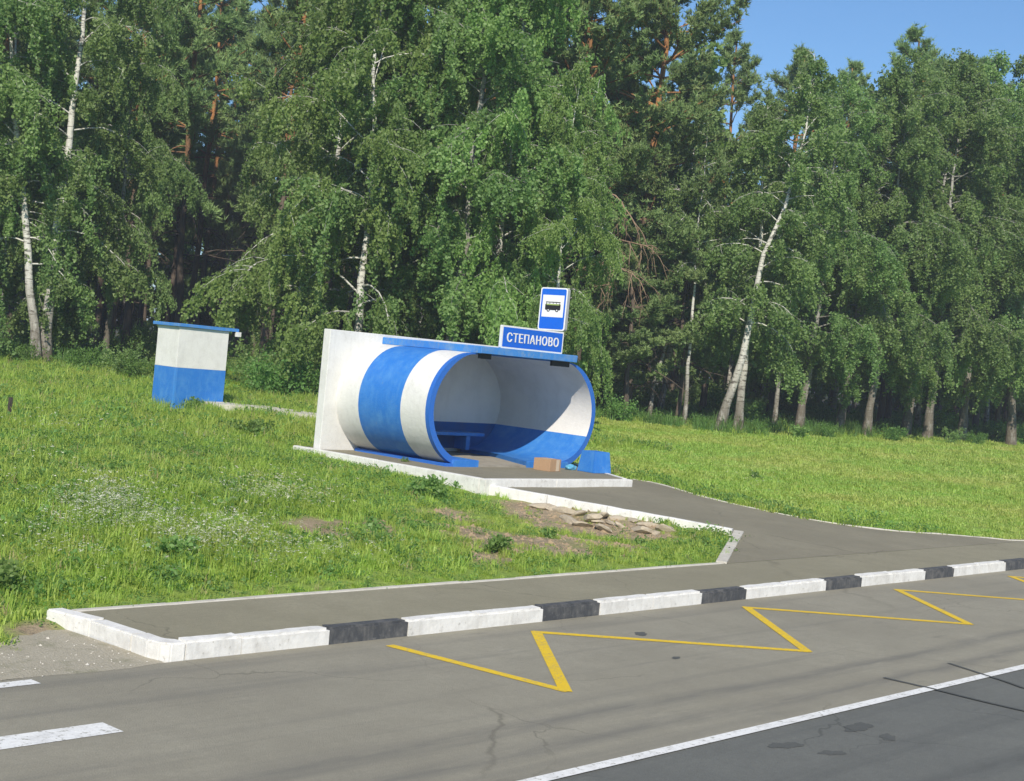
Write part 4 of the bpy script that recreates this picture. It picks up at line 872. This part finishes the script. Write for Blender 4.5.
X, Y, Z = field(.5, 24.8, 10.6, 24, 62); bb_ = bareness(X, Y); k = rng.uniform(size=len(X)) > np.minimum(.93, bb_*1.05)*(.35+.65*(np.sin(X*6.1+Y*2.2)*np.sin(Y*5.3-X*3.1) > -.35)); X, Y, Z = X[k], Y[k], Z[k]
lu = lush(X, Y); p = rng.uniform(size=len(X)); idx = np.where(p < .30, 0, np.where(p < .30+.22*lu, 1, np.where(p < .72, 2, np.where(p < .72+.14*(1-lu), 3, np.where(p < .975, 7, 4)))))
edge = np.where(X < 6.9, sstep(10.7, 11.5, Y), sstep(11.5, 12.4, Y)); lay(X, Y, Z, idx, rng.uniform(.55, 1.05, len(X))*(.45+.55*edge)*(1-.4*bareness(X, Y))*(1-.45*np.exp(-((X-17.4)/2.2)**2-((Y-14.6)/2.4)**2))*(1-.4*np.exp(-((18.6-X)/.5)**2)*(Y > 17)))
X, Y, Z = field(2, 34, 24, 45, 26); p = rng.uniform(size=len(X)); idx = np.where(p < .4, 0, np.where(p < .65, 1, np.where(p < .85, 2, np.where(p < .95, 3, 4)))); lay(X, Y, Z, idx, rng.uniform(.8, 1.4, len(X)))
X, Y, Z = field(23.8, 44, 11.5, 34, 36); near = Y < 13.0+.5*np.sin(X); idx = np.where(rng.uniform(size=len(X)) < .86, 5, 2); lay(X, Y, Z, idx, rng.uniform(.7, 1.3, len(X)))
X, Y, Z = field(44, 100, 11.5, 34, 17); idx = np.where(rng.uniform(size=len(X)) < .9, 5, 2); lay(X, Y, Z, idx, rng.uniform(1.1, 1.9, len(X)))
# taller growth by the path bend and along the wood
X, Y, Z = field(23.8, 27.5, 12.2, 19.5, 40); dd = np.min(np.hypot(X[:, None]-RR[None, :, 0], Y[:, None]-RR[None, :, 1]), 1); k = rng.uniform(size=len(X)) < np.exp(-(dd/.8)**2); lay(X[k], Y[k], Z[k], rng.choice([0, 2, 3], k.sum()), rng.uniform(.6, 1.1, k.sum()))
X, Y, Z = field(2, 100, 27, 48, 14); fo = forest(X, Y); k = rng.uniform(size=len(X)) < np.exp(-((fo-.45)/.3)**2)*(fo > .01)*.6; lay(X[k], Y[k], Z[k], np.where(rng.uniform(size=k.sum()) < .7, 6, 1), rng.uniform(.7, 1.4, k.sum()))
X, Y, Z = field(2, 100, 30, 62, 5); fo = forest(X, Y); k = fo > .9; lay(X[k], Y[k], Z[k], rng.choice([3, 2, 7], k.sum()), rng.uniform(1, 1.9, k.sum()))
XX = np.concatenate(XX); YY = np.concatenate(YY); ZZ = np.concatenate(ZZ); KK = np.concatenate(KK); SS = np.concatenate(SS); n = len(XX)
scatter('grass', 'green meadow grass and herbs covering the ground', np.stack([XX, YY, ZZ], 1), np.stack([rng.normal(0, .08, n), rng.normal(0, .08, n), rng.uniform(0, 6.28, n)], 1), SS[:, None]*np.array([1, 1, 1])*np.stack([np.ones(n), np.ones(n), rng.uniform(.8, 1.2, n)], 1), KK, G)
FL = [flower('flower_spray', .27, 4, .012, .11), flower('flower_spray', .34, 2, .022, .10), flower('flower_spray', .2, 6, .009, .12)]
fx, fy, fk = [], [], []      # flower clumps, seeded from spots of the meadow
for px, py, wx_, wy_, n in [(108, 518, 34, 18, 420), (215, 548, 45, 18, 300), (275, 500, 40, 12, 200), (40, 440, 45, 12, 22), (90, 450, 60, 30, 22), (60, 560, 40, 20, 40), (320, 560, 50, 14, 60), (150, 470, 120, 40, 26), (757, 490, 10, 8, 20), (640, 470, 60, 10, 10)]:
    for _ in range(n):
        q = ground_px(px+rng.normal(0, wx_*.6), py+rng.normal(0, wy_*.6)) if _ % 4 == 0 else (fx[-1]+rng.normal(0, .22), fy[-1]+rng.normal(0, .22))
        fx.append(q[0]); fy.append(q[1]); fk.append(rng.choice([0, 2, 2, 1]) if py > 480 else 1)
fx = np.array(fx); fy = np.array(fy); fk = np.array(fk); k = clear_of_hard(fx, fy) & (fy < 60); fx, fy, fk = fx[k], fy[k], fk[k]; n = len(fx)
scatter('wild_flowers', 'small white wild flowers sprinkled through the meadow', np.stack([fx, fy, terrain(fx, fy)], 1), np.stack([rng.normal(0, .1, n), rng.normal(0, .1, n), rng.uniform(0, 6.28, n)], 1), np.repeat(rng.uniform(.7, 1.15, n)[:, None], 3, 1), fk, FL)
print('leaf faces', NL, 'grass', len(XX), 'flowers', n, 'forest', len(placed))

# ------------------------------------------------------------------ thin summer haze
HZ = 0.0009
hm = bpy.data.materials.new('haze_air'); hm.use_nodes = True; hm.node_tree.nodes.clear()
pvn = hm.node_tree.nodes.new('ShaderNodeVolumePrincipled'); pvn.inputs['Density'].default_value = HZ; pvn.inputs['Color'].default_value = (.80, .88, 1, 1); pvn.inputs['Anisotropy'].default_value = 0
ho = hm.node_tree.nodes.new('ShaderNodeOutputMaterial'); hm.node_tree.links.new(pvn.outputs[0], ho.inputs['Volume'])
tag(link('haze', boxmesh('haze', -1900, 2200, -1900, 2200, -1.5, 34), hm), 'thin pale summer haze in the air', kind='stuff')
